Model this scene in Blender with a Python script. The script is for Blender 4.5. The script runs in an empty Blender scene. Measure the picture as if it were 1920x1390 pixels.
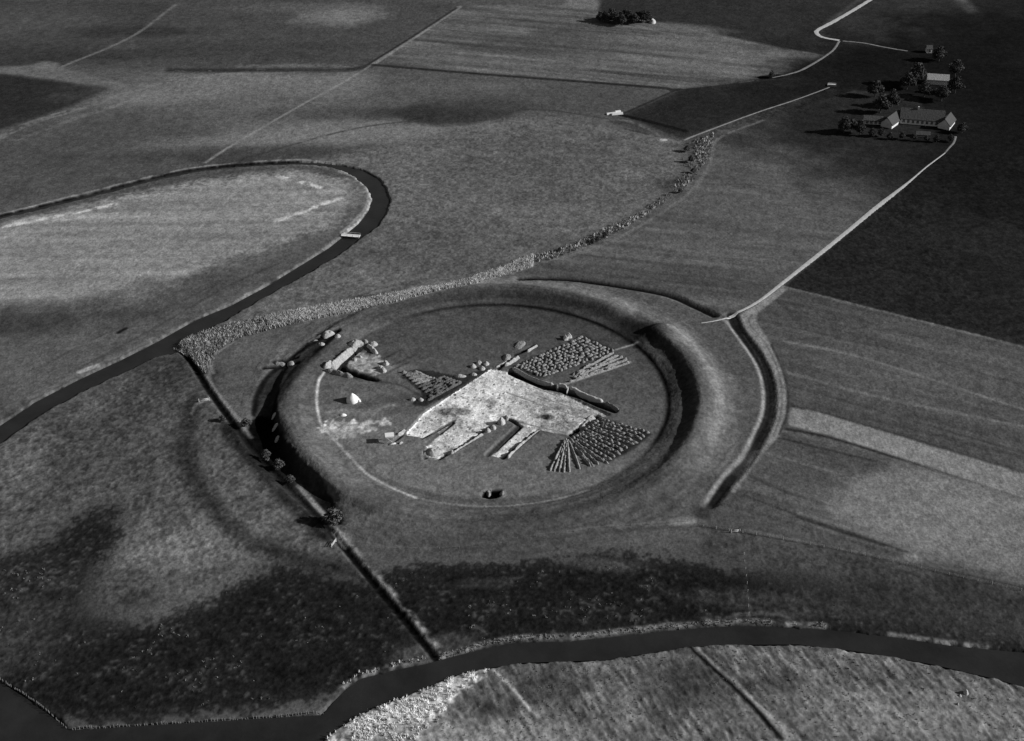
import bpy, bmesh, math, random
import numpy as np
from math import radians, sin, cos, pi

# ------------------------------------------------------------------ camera, sky, sun, exposure
F, CAMH, PITCH = 2637.0, 306.3, radians(33.12)       # focal length in photo pixels (photo 1920 x 1390)
SUN_EL, SUN_AZ = radians(25.0), radians(-5.0)         # azimuth from +x (right) towards +y (away)
EXPO = 0.0
GROUND_E = 0.82                                       # displayed brightness of level ground per unit albedo
sc = bpy.context.scene
col = sc.collection
cam_d = bpy.data.cameras.new("camera"); cam = bpy.data.objects.new("camera", cam_d); col.objects.link(cam)
cam.location = (0, 0, CAMH); cam.rotation_euler = (radians(90) - PITCH, 0, 0)
cam_d.sensor_fit = 'HORIZONTAL'; cam_d.sensor_width = 36.0; cam_d.lens = 36.0 * F / 1920.0
cam_d.clip_start = 1.0; cam_d.clip_end = 9000.0
sc.camera = cam
w = bpy.data.worlds.new("World"); sc.world = w; w.use_nodes = True
nt = w.node_tree; bg = nt.nodes['Background']
sky = nt.nodes.new('ShaderNodeTexSky'); sky.sky_type = 'NISHITA'; sky.sun_disc = False
sky.sun_elevation = SUN_EL; sky.sun_rotation = radians(90) - SUN_AZ
bw = nt.nodes.new('ShaderNodeRGBToBW')               # black-and-white film: the sky lights without colour
nt.links.new(sky.outputs[0], bw.inputs[0]); nt.links.new(bw.outputs[0], bg.inputs[0])
bg.inputs[1].default_value = 0.05
sd = bpy.data.lights.new("sun", 'SUN'); sd.energy = 4.8; sd.angle = radians(0.5); sd.color = (1, 0.999, 0.997)
so = bpy.data.objects.new("sun", sd); col.objects.link(so)
so.rotation_euler = (radians(90) - SUN_EL, 0, SUN_AZ + radians(90)); so.location = (300, 450, 200)
sc.view_settings.view_transform = 'Standard'; sc.view_settings.look = 'None'
sc.view_settings.exposure = EXPO; sc.view_settings.gamma = 1.0; sc.view_settings.use_curve_mapping = False

rng = np.random.default_rng(7); R = random.Random(11)
RC = np.array([-7.8, 452.5]); RR = 68.0               # centre and inner radius of the ring fort

# ------------------------------------------------------------------ photo points -> places on the ground
def at(px, py, z=0.0):
    X = (px - 960) / F; Y = (695 - py) / F
    d = np.array([X, cos(PITCH) + Y * sin(PITCH), -sin(PITCH) + Y * cos(PITCH)])
    t = (z - CAMH) / d[2]
    return np.array([d[0] * t, d[1] * t])
def G(pts): return np.array([at(p[0], p[1]) for p in pts])
def smooth(pts, n=8):                                 # Catmull-Rom through the points
    P = np.asarray(pts, float); out = []
    Q = np.vstack([2 * P[0] - P[1], P, 2 * P[-1] - P[-2]])
    for i in range(1, len(Q) - 2):
        for k in range(n):
            t = k / n
            out.append(0.5 * (2 * Q[i] + (Q[i+1] - Q[i-1]) * t + (2*Q[i-1] - 5*Q[i] + 4*Q[i+1] - Q[i+2]) * t*t + (-Q[i-1] + 3*Q[i] - 3*Q[i+1] + Q[i+2]) * t**3))
    out.append(P[-1]); return np.array(out)

# ------------------------------------------------------------------ raster maps: height and surface tone
CS = 0.4; X0, X1, Y0, Y1 = -430.0, 430.0, 245.0, 1010.0
NX = int((X1 - X0) / CS) + 1; NY = int((Y1 - Y0) / CS) + 1
xs = X0 + CS * np.arange(NX); ys = Y0 + CS * np.arange(NY)
GX, GY = np.meshgrid(xs.astype(np.float32), ys.astype(np.float32))
LAT = rng.random((512, 512)).astype(np.float32)
def vnoise(x, y):
    xi = np.floor(x).astype(np.int32); yi = np.floor(y).astype(np.int32)
    fx = x - xi; fy = y - yi; fx = fx*fx*(3-2*fx); fy = fy*fy*(3-2*fy)
    a = LAT[yi & 511, xi & 511]; b = LAT[yi & 511, (xi+1) & 511]; c = LAT[(yi+1) & 511, xi & 511]; d = LAT[(yi+1) & 511, (xi+1) & 511]
    return (a*(1-fx)+b*fx)*(1-fy) + (c*(1-fx)+d*fx)*fy
def fbm(x, y, s, octv=4, seed=0):
    v = 0; a = .5; t = 0
    for o in range(octv):
        v = v + a * vnoise(x/s + 17.3*seed + 5*o, y/s + 31.7*seed + 9*o); t += a; a *= .55; s = s/2.03
    return (v/t - .5) * 2
def streak(x, y, ang, along, across, octv=3, seed=0):
    u = x*cos(ang) + y*sin(ang); v = -x*sin(ang) + y*cos(ang)
    return fbm(u/along, v/across, 1.0, octv, seed)
N1 = fbm(GX, GY, 60, 4, 1); N2 = fbm(GX, GY, 14, 4, 2); N3 = fbm(GX, GY, 3.2, 3, 3); N4 = fbm(GX, GY, 1.3, 2, 4)
def blur(m, r):
    k = max(1, int(round(r / CS)))
    for _ in range(2):
        for ax in (0, 1):
            p = np.pad(m, [(k+1, k) if a == ax else (0, 0) for a in (0, 1)], mode='edge')
            c = np.cumsum(p, axis=ax, dtype=np.float64)
            m = ((c[2*k+1:] - c[:-2*k-1]) if ax == 0 else (c[:, 2*k+1:] - c[:, :-2*k-1])) / (2*k+1)
    return m.astype(np.float32)
def fill(poly):
    m = np.zeros((NY, NX), bool); P = np.asarray(poly)
    for i in range(len(P)):
        a, b = P[i], P[(i+1) % len(P)]
        if a[1] == b[1]: continue
        lo, hi = (a, b) if a[1] < b[1] else (b, a)
        j0 = max(0, int(math.ceil((lo[1] - Y0) / CS))); j1 = min(NY - 1, int(math.ceil((hi[1] - Y0) / CS)) - 1)
        if j1 < j0: continue
        jj = np.arange(j0, j1 + 1); yy = Y0 + jj * CS
        xx = lo[0] + (yy - lo[1]) * (hi[0] - lo[0]) / (hi[1] - lo[1])
        ii = np.clip(np.ceil((xx - X0) / CS), 0, NX).astype(int)
        t = np.zeros((len(jj), NX + 1), np.int8); t[np.arange(len(jj)), ii] = 1
        m[j0:j1+1] ^= (np.cumsum(t, axis=1)[:, :NX] % 2).astype(bool)
    return m.astype(np.float32)
def sstep(a, b, v):
    t = np.clip((v - a) / (b - a), 0, 1); return t*t*(3 - 2*t)
def pmask(px, soft=1.0, warp=0.0, sm=0, world=False):
    P = np.asarray(px, float) if world else G(px)
    if sm: P = smooth(np.vstack([P, P[:1]]), sm)
    m = fill(P)
    if warp > 0:                                       # ragged natural edge
        m = blur(m, warp); n = N3 * .9 + N2 * .5 + N4 * .8
        m = sstep(.5 - soft*.25, .5 + soft*.25, m + .42 * n * (1 - np.abs(2*m - 1)) ** .5)
        return m.astype(np.float32)
    return blur(m, soft)
def lmask(P, wid, soft=.8):
    m = np.zeros((NY, NX), np.float32); h = wid / 2 + soft
    for a, b in zip(P[:-1], P[1:]):
        i0 = max(0, int((min(a[0], b[0]) - h - X0) / CS)); i1 = min(NX, int((max(a[0], b[0]) + h - X0) / CS) + 2)
        j0 = max(0, int((min(a[1], b[1]) - h - Y0) / CS)); j1 = min(NY, int((max(a[1], b[1]) + h - Y0) / CS) + 2)
        if i1 <= i0 or j1 <= j0: continue
        x = GX[j0:j1, i0:i1]; y = GY[j0:j1, i0:i1]; d = b - a; L = max(1e-6, d @ d)
        t = np.clip(((x - a[0]) * d[0] + (y - a[1]) * d[1]) / L, 0, 1)
        D = np.hypot(x - a[0] - t*d[0], y - a[1] - t*d[1])
        m[j0:j1, i0:i1] = np.maximum(m[j0:j1, i0:i1], 1 - sstep(wid/2 - soft, wid/2 + soft, D))
    return m
TM = np.full((NY, NX), 72, np.float32)                # tone, as the value level sunlit ground shows
HM = np.zeros((NY, NX), np.float32)                   # height in metres
RM = np.full((NY, NX), .5, np.float32)                # how mottled the surface is
def paint(m, v, amt=1.0):
    global TM
    TM = TM + (v - TM) * (m * amt)
def poly(px, v, soft=1.0, warp=0, amt=1, sm=0, rough=None):
    global RM
    m = pmask(px, soft, warp, sm); paint(m, v, amt)
    if rough is not None: RM = RM + (rough - RM) * m
    return m
def line(px, v, wid, amt=1, soft=.7, sm=6, brk=0):
    P = G(px); P = smooth(P, sm) if sm and len(P) > 2 else P
    m = lmask(P, wid, soft)
    if brk: m = m * sstep(-.25, .25, N3 + N2*.5 + .35 - brk)
    paint(m, v, amt); return m
def blob(px, py, rx, ry, v, amt=1, rot=0, n=.5):
    c = at(px, py); x = GX - c[0]; y = GY - c[1]
    u = (x*cos(rot) + y*sin(rot)) / rx; q = (-x*sin(rot) + y*cos(rot)) / ry
    d = np.sqrt(u*u + q*q) + n * N2 * .8; m = 1 - sstep(.35, 1.25, d); paint(m, v, amt); return m

# ---- far fields
TM += N1 * 9
poly([(-60,-40),(862,8),(700,121),(400,131),(110,127),(0,128),(-60,128)], 62, 3)
poly([(-60,0),(325,5),(245,70),(115,128),(-60,130)], 56, 3)
blob(60, 40, 60, 40, 72, .6); blob(250, 60, 60, 12, 44, .7, 0); blob(130, 105, 60, 14, 45, .7); blob(470, 95, 90, 20, 54, .7)
line([(328,10),(245,70),(110,128)], 86, 2.4, .9); blob(640, 28, 34, 24, 98, .9, .2); blob(560, 15, 60, 12, 80, .6)
line([(245,70),(255,105),(275,140)], 72, 1.8, .5, brk=.2)
poly([(-60,128),(45,123),(100,122),(160,140),(235,160),(205,167),(0,139),(-60,134)], 84, 1.5, sm=4)
poly([(-60,133),(0,138),(208,165),(130,200),(60,225),(-60,262)], 40, 2)
blob(85, 123, 9, 8, 95, .8)
line([(-20,270),(60,230),(180,195),(300,157),(420,140),(640,130)], 104, 5, .7, brk=.05)
line([(30,262),(150,220),(270,182)], 100, 4, .6, brk=.05)
blob(330, 178, 45, 16, 100, .9, .3); blob(430, 165, 90, 30, 92, .7); blob(600, 150, 90, 14, 98, .7); blob(420,205,60,10,90,.5,.1)
blob(250, 280, 90, 60, 64, .7); blob(560, 230, 60, 30, 90, .6); blob(620, 215, 50, 12, 62, .8); blob(560, 262, 100, 16, 100, .7, .12); blob(480, 288, 90, 12, 56, .8,.05); blob(730,240,100,18,100,.7,.12)
blob(750, 165, 90, 26, 92, .7, 0); blob(880, 162, 44, 8, 104, .8, 0, .3); blob(820, 210, 46, 13, 44, .95, .1, .35); blob(900, 198, 34, 12, 50, .9, 0, .35); blob(876, 220, 40, 12, 46, .9, .1, .35)
line([(320,132),(450,132),(640,131),(700,122)], 38, 6, .8, 2.5, brk=-.2); line([(450,124),(560,123),(660,124)], 92, 5, .6, 2, brk=.05); blob(1185, 40, 46, 16, 22, .95, 0, .2)
m = poly([(862,12),(990,8),(1130,14),(1280,50),(1400,78),(1540,103),(1450,143),(1275,165),(1100,152),(900,137),(705,121)], 76, 1.0)
TM += m * streak(GX, GY, radians(-14), 80, 5, 3, 5) * 30
blob(1040, 85, 50, 30, 58, .6); blob(1150, 118, 160, 14, 92, .5, -.1); blob(1380, 95, 120, 16, 92, .55, -.16); blob(1290,75,50,12,92,.5,-.1)
line([(862,13),(780,68),(700,120)], 104, 3.6, .9); line([(700,120),(648,152),(560,200),(440,270),(385,305)], 104, 1.8, .9)
line([(856,15),(775,68),(690,121)], 40, 2.0, .9); line([(1060,20),(1130,30),(1230,58),(1300,72)], 88, 2.2, .6)
poly([(1060,-30),(1130,5),(1120,20),(1060,14)], 92, 2)
poly([(1120,22),(1140,-40),(1660,-40),(1532,55),(1545,72),(1577,77),(1556,104),(1530,102),(1400,76),(1280,49),(1210,38)], 43, 1.2)
blob(1280, 52, 34, 9, 92, .7, -.25, .2)
line([(1280,52),(1400,80),(1540,104)], 92, 3, .5)
poly([(1545,72),(1540,60),(1660,-40),(1760,-30),(1860,72),(1800,95),(1700,94),(1577,77)], 47, 1.5)
blob(1700, 40, 40, 26, 56, .6)
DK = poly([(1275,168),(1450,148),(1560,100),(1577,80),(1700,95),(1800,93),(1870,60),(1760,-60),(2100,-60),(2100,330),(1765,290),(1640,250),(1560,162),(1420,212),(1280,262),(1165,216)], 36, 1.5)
blob(1800, 200, 110, 150, 22, .95, 0, .3); blob(1700, 252, 42, 14, 14, .95, 0, .3); blob(1860, 60, 70, 60, 24, .9, 0, .3); blob(1680, 130, 60, 40, 24, .8, 0, .3)  # corner vignette painted into the tone round the farm
poly([(700,122),(900,139),(1100,154),(1275,167),(1165,216),(1100,212),(960,214),(700,190)], 64, 6, 0, .6)
poly([(1160,218),(1280,262),(1260,268),(1140,228)], 58, 1)
line([(700,122),(900,139),(1100,154),(1240,165),(1275,168),(1430,150)], 36, 3.4, .85); line([(1430,146),(1460,143)], 18, 6, .9)
line([(1280,166),(1420,151)], 84, 1.6, .6, brk=.1)
line([(1270,168),(1165,215)], 36, 1.8, .8); line([(1165,216),(1220,229),(1285,246)], 22, 3.4, .9)
line([(390,318),(640,247),(780,226),(930,210),(1020,206),(1130,222),(1170,230),(1240,253)], 52, 1.8, .7, brk=-.05)
line([(1115,225),(1180,228),(1240,255),(1270,268)], 88, 2.5, .5, brk=.15); line([(1175,243),(1215,252)], 34, 2, .8)
blob(1240, 263, 7, 3.5, 140, .9, -.3, .2)
poly([(1290,262),(1420,212),(1500,188),(1520,196),(1430,222),(1345,250),(1335,290),(1325,305),(1300,290),(1285,270)], 58, 1.5, rough=1)
# ---- middle meadow, right field, dark ploughed field
m = pmask([(470,330),(640,290),(1000,212),(1280,265),(1285,330),(1200,405),(740,560),(400,620),(680,440),(728,370),(660,310)], 3); RM = RM + (.85-RM)*m; paint(m, 86, .8)
blob(1270, 345, 14, 10, 54, .8); blob(820, 455, 60, 30, 70, .5); blob(1010, 300, 60, 60, 70, .5)
m = poly([(1345,250),(1430,224),(1520,196),(1600,170),(1720,180),(1775,290),(1700,345),(1470,528),(1400,575),(1345,596),(1335,588),(1180,541),(1080,520),(985,516),(1060,478),(1200,410),(1300,335),(1325,300)], 72, 1.0)
TM += m * streak(GX, GY, radians(-12), 60, 4.5, 3, 8) * 18
blob(1480, 370, 70, 90, 80, .5, 0); blob(1640, 240, 80, 80, 30, .85, 0, .3); blob(1380, 262, 24, 10, 46, .7, 0); blob(1740, 330, 60, 70, 40, .7, 0, .3)
line([(1300,345),(1450,350),(1640,385)], 58, 1.6, .5); line([(1400,275),(1560,290),(1700,310)], 50, 1.6, .4); line([(1080,478),(1300,500),(1480,520)], 62, 2, .35)
line([(1000,497),(1140,455),(1280,372),(1330,310),(1345,262),(1430,226)], 94, 1.8, .6, brk=-.1)
m = poly([(1700,346),(1775,290),(2100,300),(2100,700),(1920,652),(1468,538)], 34, .8, rough=.9)
blob(1860, 330, 60, 60, 24, .8, 0, .3)
# ---- fields beyond the east moat
m = poly([(1468,538),(1920,652),(2100,700),(2100,1130),(1920,1090),(1700,1052),(1320,990),(1310,975),(1380,925),(1461,815),(1475,736),(1464,693),(1410,603)], 68, .8)
TM += m * streak(GX, GY, radians(-25), 70, 3, 3, 9) * 14; FR = m
blob(1750, 700, 60, 30, 80, .5)
FW = 1.5
for q, v, wd, am in [([(1470,640),(1620,672),(1920,768)], 92, 1.3, .6), ([(1440,640),(1600,640),(1920,722)], 60, 1.5, .4), ([(1480,700),(1650,745),(1920,800)], 88, 1.3, .55), ([(1480,722),(1920,850)], 54, 1.4, .4),
        ([(1480,760),(1580,785),(1920,885)], 52, 1.2, .6), ([(1475,805),(1560,822),(1700,865),(1920,935)], 40, 1.3, .75), ([(1462,822),(1640,865)], 46, 1.2, .6), ([(1440,850),(1620,903)], 90, 1.3, .5),
        ([(1400,890),(1480,925),(1560,950)], 50, 1.2, .5), ([(1461,565),(1495,600)], 56, 2.5, .5), ([(1468,538),(1920,652)], 84, 2.0, .6), ([(1480,545),(1920,657)], 58, 3, .35)]: line(q, v, wd * 1.15, min(1, am * FW))
poly([(1482,764),(1530,772),(1700,822),(1920,890),(2100,945),(2100,990),(1920,934),(1700,862),(1560,818),(1478,798)], 106, .4)
poly([(1695,866),(1920,938),(2100,990),(2100,1130),(1920,1083),(1760,1050),(1700,1030),(1600,985),(1545,950),(1600,905)], 93, 2.2)
blob(1800, 960, 60, 26, 104, .5, 0)
for q, v, wd, am in [([(1385,925),(1500,968),(1650,1018),(1710,1040)], 46, .9, .6), ([(1500,962),(1660,1012)], 92, 1.2, .6), ([(1495,970),(1655,1022)], 44, 1.2, .8), ([(1350,945),(1480,980),(1700,1045)], 56, 1.4, .5),
        ([(1320,988),(1440,1005),(1600,1035),(1700,1058),(1920,1105)], 40, 1.6, .7), ([(1400,995),(1700,1052),(1920,1095)], 88, 1.4, .5)]: line(q, v, wd * 1.2, min(1, am * 1.3), brk=-.15)
blob(1710, 1046, 4, 3, 110, .8, 0, .2); blob(1380, 1022, 6, 3, 30, .9, 0, .2)
poly([(1310,988),(1600,1035),(1920,1105),(2100,1150),(2100,1300),(1700,1150),(1500,1085),(1300,1040)], 60, 3, rough=.9)
# ---- island field in the upper left, meadows left
m = poly([(-80,432),(0,420),(167,378),(300,352),(450,328),(560,318),(640,333),(684,362),(672,392),(630,425),(520,462),(400,505),(300,552),(200,586),(80,600),(-80,612)], 112, 3, 6)
TM += m * streak(GX, GY, radians(2), 50, 4, 3, 12) * 16
poly([(640,333),(684,355),(692,372),(686,392),(660,415),(630,430),(645,400),(660,375),(655,350)], 84, 3, 0, .7)
for q in [[(10,425),(60,415),(120,403),(175,392),(215,383)], [(520,415),(560,400),(600,385),(640,372)], [(520,330),(560,340),(600,352)]]: line(q, 160, 3.2, .8, 1.2, brk=.22)
blob(100, 410, 50, 5, 140, .5, .1)
poly([(-80,612),(80,602),(220,585),(400,508),(640,425),(645,440),(500,535),(300,634),(147,708),(-80,810)], 78, 5)
blob(30, 600, 60, 16, 52, .8, .15); blob(330, 540, 80, 14, 68, .5, .45)
for q in [[(150,690),(300,610),(420,540),(520,495)], [(90,680),(220,615),(350,560),(430,518)]]: line(q, 58, 1.6, .5)
line([(130,655),(230,622)], 88, 1.6, .5); line([(222,624),(236,616)], 30, 1.8, .9)
line([(-20,778),(60,745),(150,700),(233,662),(300,628),(433,566),(560,500),(640,442),(660,425)], 92, 2.2, .65, brk=-.05)
line([(150,697),(182,686)], 138, 2.6, .8)
line([(645,436),(665,418),(688,392),(695,370),(688,350),(665,330),(640,322)], 116, 3.6, .9)
line([(0,402),(167,360),(283,331),(367,314),(467,304),(567,300),(630,308)], 112, 1.6, .8, brk=.12)
line([(-40,424),(0,414),(167,374),(300,345),(420,325),(560,314),(640,330)], 66, 5, .8, 2.2)
line([(-60,860),(53,798),(167,733),(290,675)], 88, 2, .5, brk=.05)
# ---- lower left meadow and marsh
m = poly([(-120,860),(53,795),(290,675),(340,655),(385,740),(480,850),(600,980),(700,1100),(560,1070),(430,1090),(150,1140),(-120,1060)], 72, 4, rough=1.2)
blob(60, 980, 60, 50, 80, .7); blob(180, 850, 60, 40, 60, .5); blob(20, 880, 14, 30, 88, .7)
blob(330, 690, 20, 16, 54, .7); blob(450, 930, 40, 30, 80, .5); blob(300,1060,40,24,96,.8,.5); blob(230,1120,36,14,96,.7,.2); blob(380, 1110, 30, 14, 88, .6)
OA = line([(398,700),(372,745),(352,800),(350,850),(370,905),(410,965),(470,1015),(560,1048),(650,1065)], 40, 6, .75, 3.5)
poly([(-120,1060),(0,1048),(60,1040),(110,1005),(160,955),(200,935),(240,952),(240,975),(205,1030),(175,1075),(145,1130),(200,1165),(330,1165),(400,1125),(450,1080),(545,1058),(620,1068),(680,1092),(760,1060),(850,1054),(960,1052),(1100,1046),(1170,1038),(1280,1048),(1400,1072),(1540,1100),(1640,1118),(1760,1160),(1900,1200),(2100,1230),(2100,1300),(1600,1190),(1280,1185),(1000,1210),(800,1250),(640,1310),(300,1350),(120,1360),(-120,1250)], 36, .8, 9, sm=3, rough=1.2)
blob(90, 1110, 50, 24, 50, .6); blob(0, 1200, 26, 20, 64, .6); blob(1300, 1110, 90, 10, 33, .6); blob(1480, 1135, 40, 6, 62, .6, -.15); blob(1140, 1058, 14, 4, 70, .7, -.1); blob(915, 1095, 12, 3, 60, .6, 0)
blob(1700, 1120, 50, 16, 56, .6, -.2); blob(1830,1140,50,18,50,.6)
for q in [[(825,1230),(924,1203),(974,1195),(1060,1194),(1140,1186),(1280,1171),(1400,1165),(1460,1168),(1545,1173)], [(640,1290),(680,1266),(740,1248),(797,1237)], [(1670,1189),(1740,1200),(1850,1213)]]:
    line(q, 104, 2.0, .9, .9, brk=.02)
line([(1320,1162),(1420,1150),(1480,1160)], 84, 2.2, .5, brk=.1); blob(820, 1215, 16, 5, 66, .7, .4); blob(790,1225,10,6,66,.7)
line([(1395,1045),(1402,1110),(1404,1165)], 66, 1.2, .5, brk=.1)
m = poly([(560,1430),(600,1370),(690,1326),(740,1308),(807,1284),(854,1262),(924,1245),(974,1240),(1140,1234),(1280,1211),(1400,1204),(1497,1204),(1614,1219),(1747,1242),(1847,1265),(2100,1310),(2100,1500),(560,1500)], 84, .6, rough=1.6)
TM += m * (N2 * 14 + streak(GX, GY, radians(-66), 4.5, 1.1, 2, 41) * 34); RM = RM + (.9 - RM) * m; BKM = m
poly([(585,1400),(620,1368),(690,1330),(760,1302),(850,1264),(925,1250),(905,1268),(862,1292),(835,1330),(820,1350),(775,1390)], 158, 1, 2.5, rough=1.4)
blob(1010, 1300, 18, 12, 62, .8, .4); blob(1240, 1280, 22, 12, 70, .7); blob(1330, 1290, 12, 14, 62, .7); blob(1450, 1290, 12, 6, 64, .7, .3); blob(1480,1340,22,12,72,.6); blob(820,1380,50,8,122,.7); blob(1700,1340,60,12,112,.6)
line([(920,1246),(932,1262),(960,1290),(985,1320),(1010,1345)], 150, .9, .9)
line([(1295,1214),(1340,1255),(1400,1312),(1465,1385)], 20, 1.4, .95); line([(1305,1216),(1350,1255),(1410,1310),(1485,1385)], 116, 1.4, .8); line([(1320,1222),(1370,1262),(1440,1320),(1510,1385)], 60, 1.6, .7)
# ---- the ring fort: interior, rampart, moats
DX = GX - RC[0]; DY = GY - RC[1]; RD = np.hypot(DX, DY); TH = np.degrees(np.arctan2(DY, DX)) % 360
inner = 1 - sstep(RR - .6, RR + .4, RD)
paint(inner, 0, 1); TM += inner * (76 - DY * .20 - DX * .06 + N1 * 4)
RM = RM + (.55 - RM) * inner
def amp(th):                                         # rampart height round the ring
    a = np.interp(th, [0, 25, 34, 37, 45, 52, 90, 120, 150, 176, 190, 218, 235, 260, 290, 315, 335, 360],
                      [4.0, 4.1, 4.1, 1.5, 1.3, 2.8, 2.4, 1.6, 1.3, 1.7, 3.5, 3.6, 1.7, 1.2, 1.4, 2.4, 3.4, 4.0])
    return a
def rprof(r, th):
    east = np.interp(th, [0, 55, 110, 150, 226, 246, 300, 330, 360], [1, .85, .35, .0, .0, .8, .8, .95, 1])
    r = r + 0*th
    inn_e = .25 * sstep(68.5, 73, r) + .75 * sstep(73, 80.5, r) ** 1.3; inn_w = sstep(67, 79, r)
    out_e = 1 - sstep(80, 98, r); out_w = 1 - sstep(81.5, 86, r)
    return east * inn_e * out_e + (1 - east) * inn_w * out_w
def rampart_h(x, y):
    r = np.hypot(x - RC[0], y - RC[1]); th = np.degrees(np.arctan2(y - RC[1], x - RC[0])) % 360
    jit = 1 + .10 * fbm(x, y, 12, 2, 21)
    return amp(th) * rprof(r + 1.0 * fbm(x, y, 16, 2, 22), th) * jit
band = sstep(RR, RR + 1, RD) * (1 - sstep(95, 99, RD))
paint(band, 78, .9); TM += band * N2 * 10
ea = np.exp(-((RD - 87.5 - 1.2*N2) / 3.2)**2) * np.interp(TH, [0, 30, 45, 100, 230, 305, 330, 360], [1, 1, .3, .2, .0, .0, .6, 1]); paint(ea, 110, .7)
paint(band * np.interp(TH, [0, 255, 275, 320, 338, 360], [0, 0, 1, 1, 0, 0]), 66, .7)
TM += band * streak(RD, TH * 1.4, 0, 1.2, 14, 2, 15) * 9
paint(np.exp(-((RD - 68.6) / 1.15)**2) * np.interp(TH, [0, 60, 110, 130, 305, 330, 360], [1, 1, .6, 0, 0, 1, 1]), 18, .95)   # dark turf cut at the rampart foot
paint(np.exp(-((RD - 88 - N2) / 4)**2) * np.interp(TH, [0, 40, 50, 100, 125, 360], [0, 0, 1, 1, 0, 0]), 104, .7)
paint(np.exp(-((RD - 75 - .8*N2) / 5)**2) * np.interp(TH, [0, 50, 110, 150, 300, 320, 360], [.8, 1, .6, 0, 0, .6, .8]), 40, .85)  # shade of the inner slope painted into the tone
blob(1200, 625, 14, 14, 34, .8)
ci = lambda a0, a1, r, n=30: np.array([[RC[0] + r*cos(radians(a)), RC[1] + r*sin(radians(a))] for a in np.linspace(a0, a1, n)])
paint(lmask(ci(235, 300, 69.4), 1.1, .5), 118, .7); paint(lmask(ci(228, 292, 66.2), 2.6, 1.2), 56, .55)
HM += rampart_h(GX, GY)
for a0, a1 in ((202, 210), (213, 223)): paint(lmask(ci(a0, a1, 82.0), 1.5, .6), 165, .85 )
# north-east outer ditch arc
dl = smooth(G([(975,524),(1010,522),(1080,524),(1180,538),(1252,552),(1300,572),(1338,590)]), 8)
m = lmask(dl, 3.4, 1.6); HM -= 1.3 * m; paint(lmask(dl, 2.4, 1), 20, .9)
line([(640,600),(760,565),(860,540),(960,534),(1080,545),(1180,560)], 92, 3, .3)
# east moat
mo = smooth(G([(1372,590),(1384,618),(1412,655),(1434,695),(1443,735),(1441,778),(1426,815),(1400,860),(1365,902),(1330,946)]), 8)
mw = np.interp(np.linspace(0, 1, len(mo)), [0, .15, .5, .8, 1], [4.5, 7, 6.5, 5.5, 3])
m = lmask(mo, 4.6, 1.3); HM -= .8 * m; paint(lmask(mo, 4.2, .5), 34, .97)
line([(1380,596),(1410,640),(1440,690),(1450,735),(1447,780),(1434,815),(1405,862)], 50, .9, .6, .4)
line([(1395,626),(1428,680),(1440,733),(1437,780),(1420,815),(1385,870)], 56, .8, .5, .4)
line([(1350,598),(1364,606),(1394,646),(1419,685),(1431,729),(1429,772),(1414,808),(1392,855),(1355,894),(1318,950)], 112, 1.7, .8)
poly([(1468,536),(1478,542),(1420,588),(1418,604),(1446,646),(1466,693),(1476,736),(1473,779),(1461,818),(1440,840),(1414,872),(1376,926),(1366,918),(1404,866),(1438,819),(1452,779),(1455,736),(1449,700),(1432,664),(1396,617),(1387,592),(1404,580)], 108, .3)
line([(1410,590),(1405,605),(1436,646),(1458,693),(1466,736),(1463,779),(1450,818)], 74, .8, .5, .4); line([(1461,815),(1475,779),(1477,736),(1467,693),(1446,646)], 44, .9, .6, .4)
poly([(1300,955),(1325,942),(1338,950),(1322,985),(1305,990)], 52, 1.2)
line([(640,1022),(760,1028),(870,1026),(1000,1008),(1140,990),(1290,976)], 90, 1.8, .5, brk=.1); line([(650,1028),(840,1034),(1100,1003),(1300,985)], 52, 1.6, .4, brk=.1)
blob(1290, 978, 8, 3, 110, .7, .1); blob(1230,860,50,12,86,.5); blob(860, 1000, 60, 12, 66, .5); blob(700, 940, 16, 10, 56, .7); blob(640, 945, 20, 10, 62, .6)
# north-west moat and the deep wet cut below the western rampart, cliff shade painted into its tone
nwp = [(636,628),(600,640),(560,668),(520,690),(488,728),(474,768),(480,800),(500,850),(540,830),(520,775),(540,735),(570,695),(610,655)]
m = pmask(nwp, 2.0); HM -= .8 * m; paint(pmask(nwp, .8), 40, .9)
for q in [[(630,632),(560,690),(528,740),(510,790)], [(610,634),(520,690),(484,735),(476,775)]]: line(q, 20, 2.2, .8)
line([(585,665),(540,720),(520,765)], 62, 1.4, .5); line([(498,740),(482,775)], 70, 1.4, .4)
wet_shade = [(478,778),(505,772),(535,830),(560,862),(600,900),(628,945),(645,985),(618,980),(575,948),(530,912),(490,870),(465,835),(456,808)]
m = pmask(wet_shade, 1.5); HM = HM - (1.6 * m); paint(pmask(wet_shade, .8, 1.2), 17, .97)
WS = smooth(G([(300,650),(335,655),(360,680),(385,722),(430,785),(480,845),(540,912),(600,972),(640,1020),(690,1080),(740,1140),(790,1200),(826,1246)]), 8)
m = lmask(WS, 2.4, 1.1); HM -= .9 * m; paint(lmask(WS, 2.1, .6), 22, .95); paint(lmask(WS[34:62] + np.array([-3.0, -.6]), 6.5, 2.6), 30, .85)  # last band paints tree and cliff shade on the left bank
WS2 = WS + np.array([2.1, .6]); CUTR = pmask(wet_shade, 2.0)
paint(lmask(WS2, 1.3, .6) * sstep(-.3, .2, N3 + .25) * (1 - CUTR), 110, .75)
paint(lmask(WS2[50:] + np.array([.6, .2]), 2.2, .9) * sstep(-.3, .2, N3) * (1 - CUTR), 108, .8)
line([(560,905),(590,940),(615,968)], 132, 2.0, .85, .6, brk=-.1)
line([(628,995),(640,1010),(650,1022)], 128, 2.4, .8)
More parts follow.
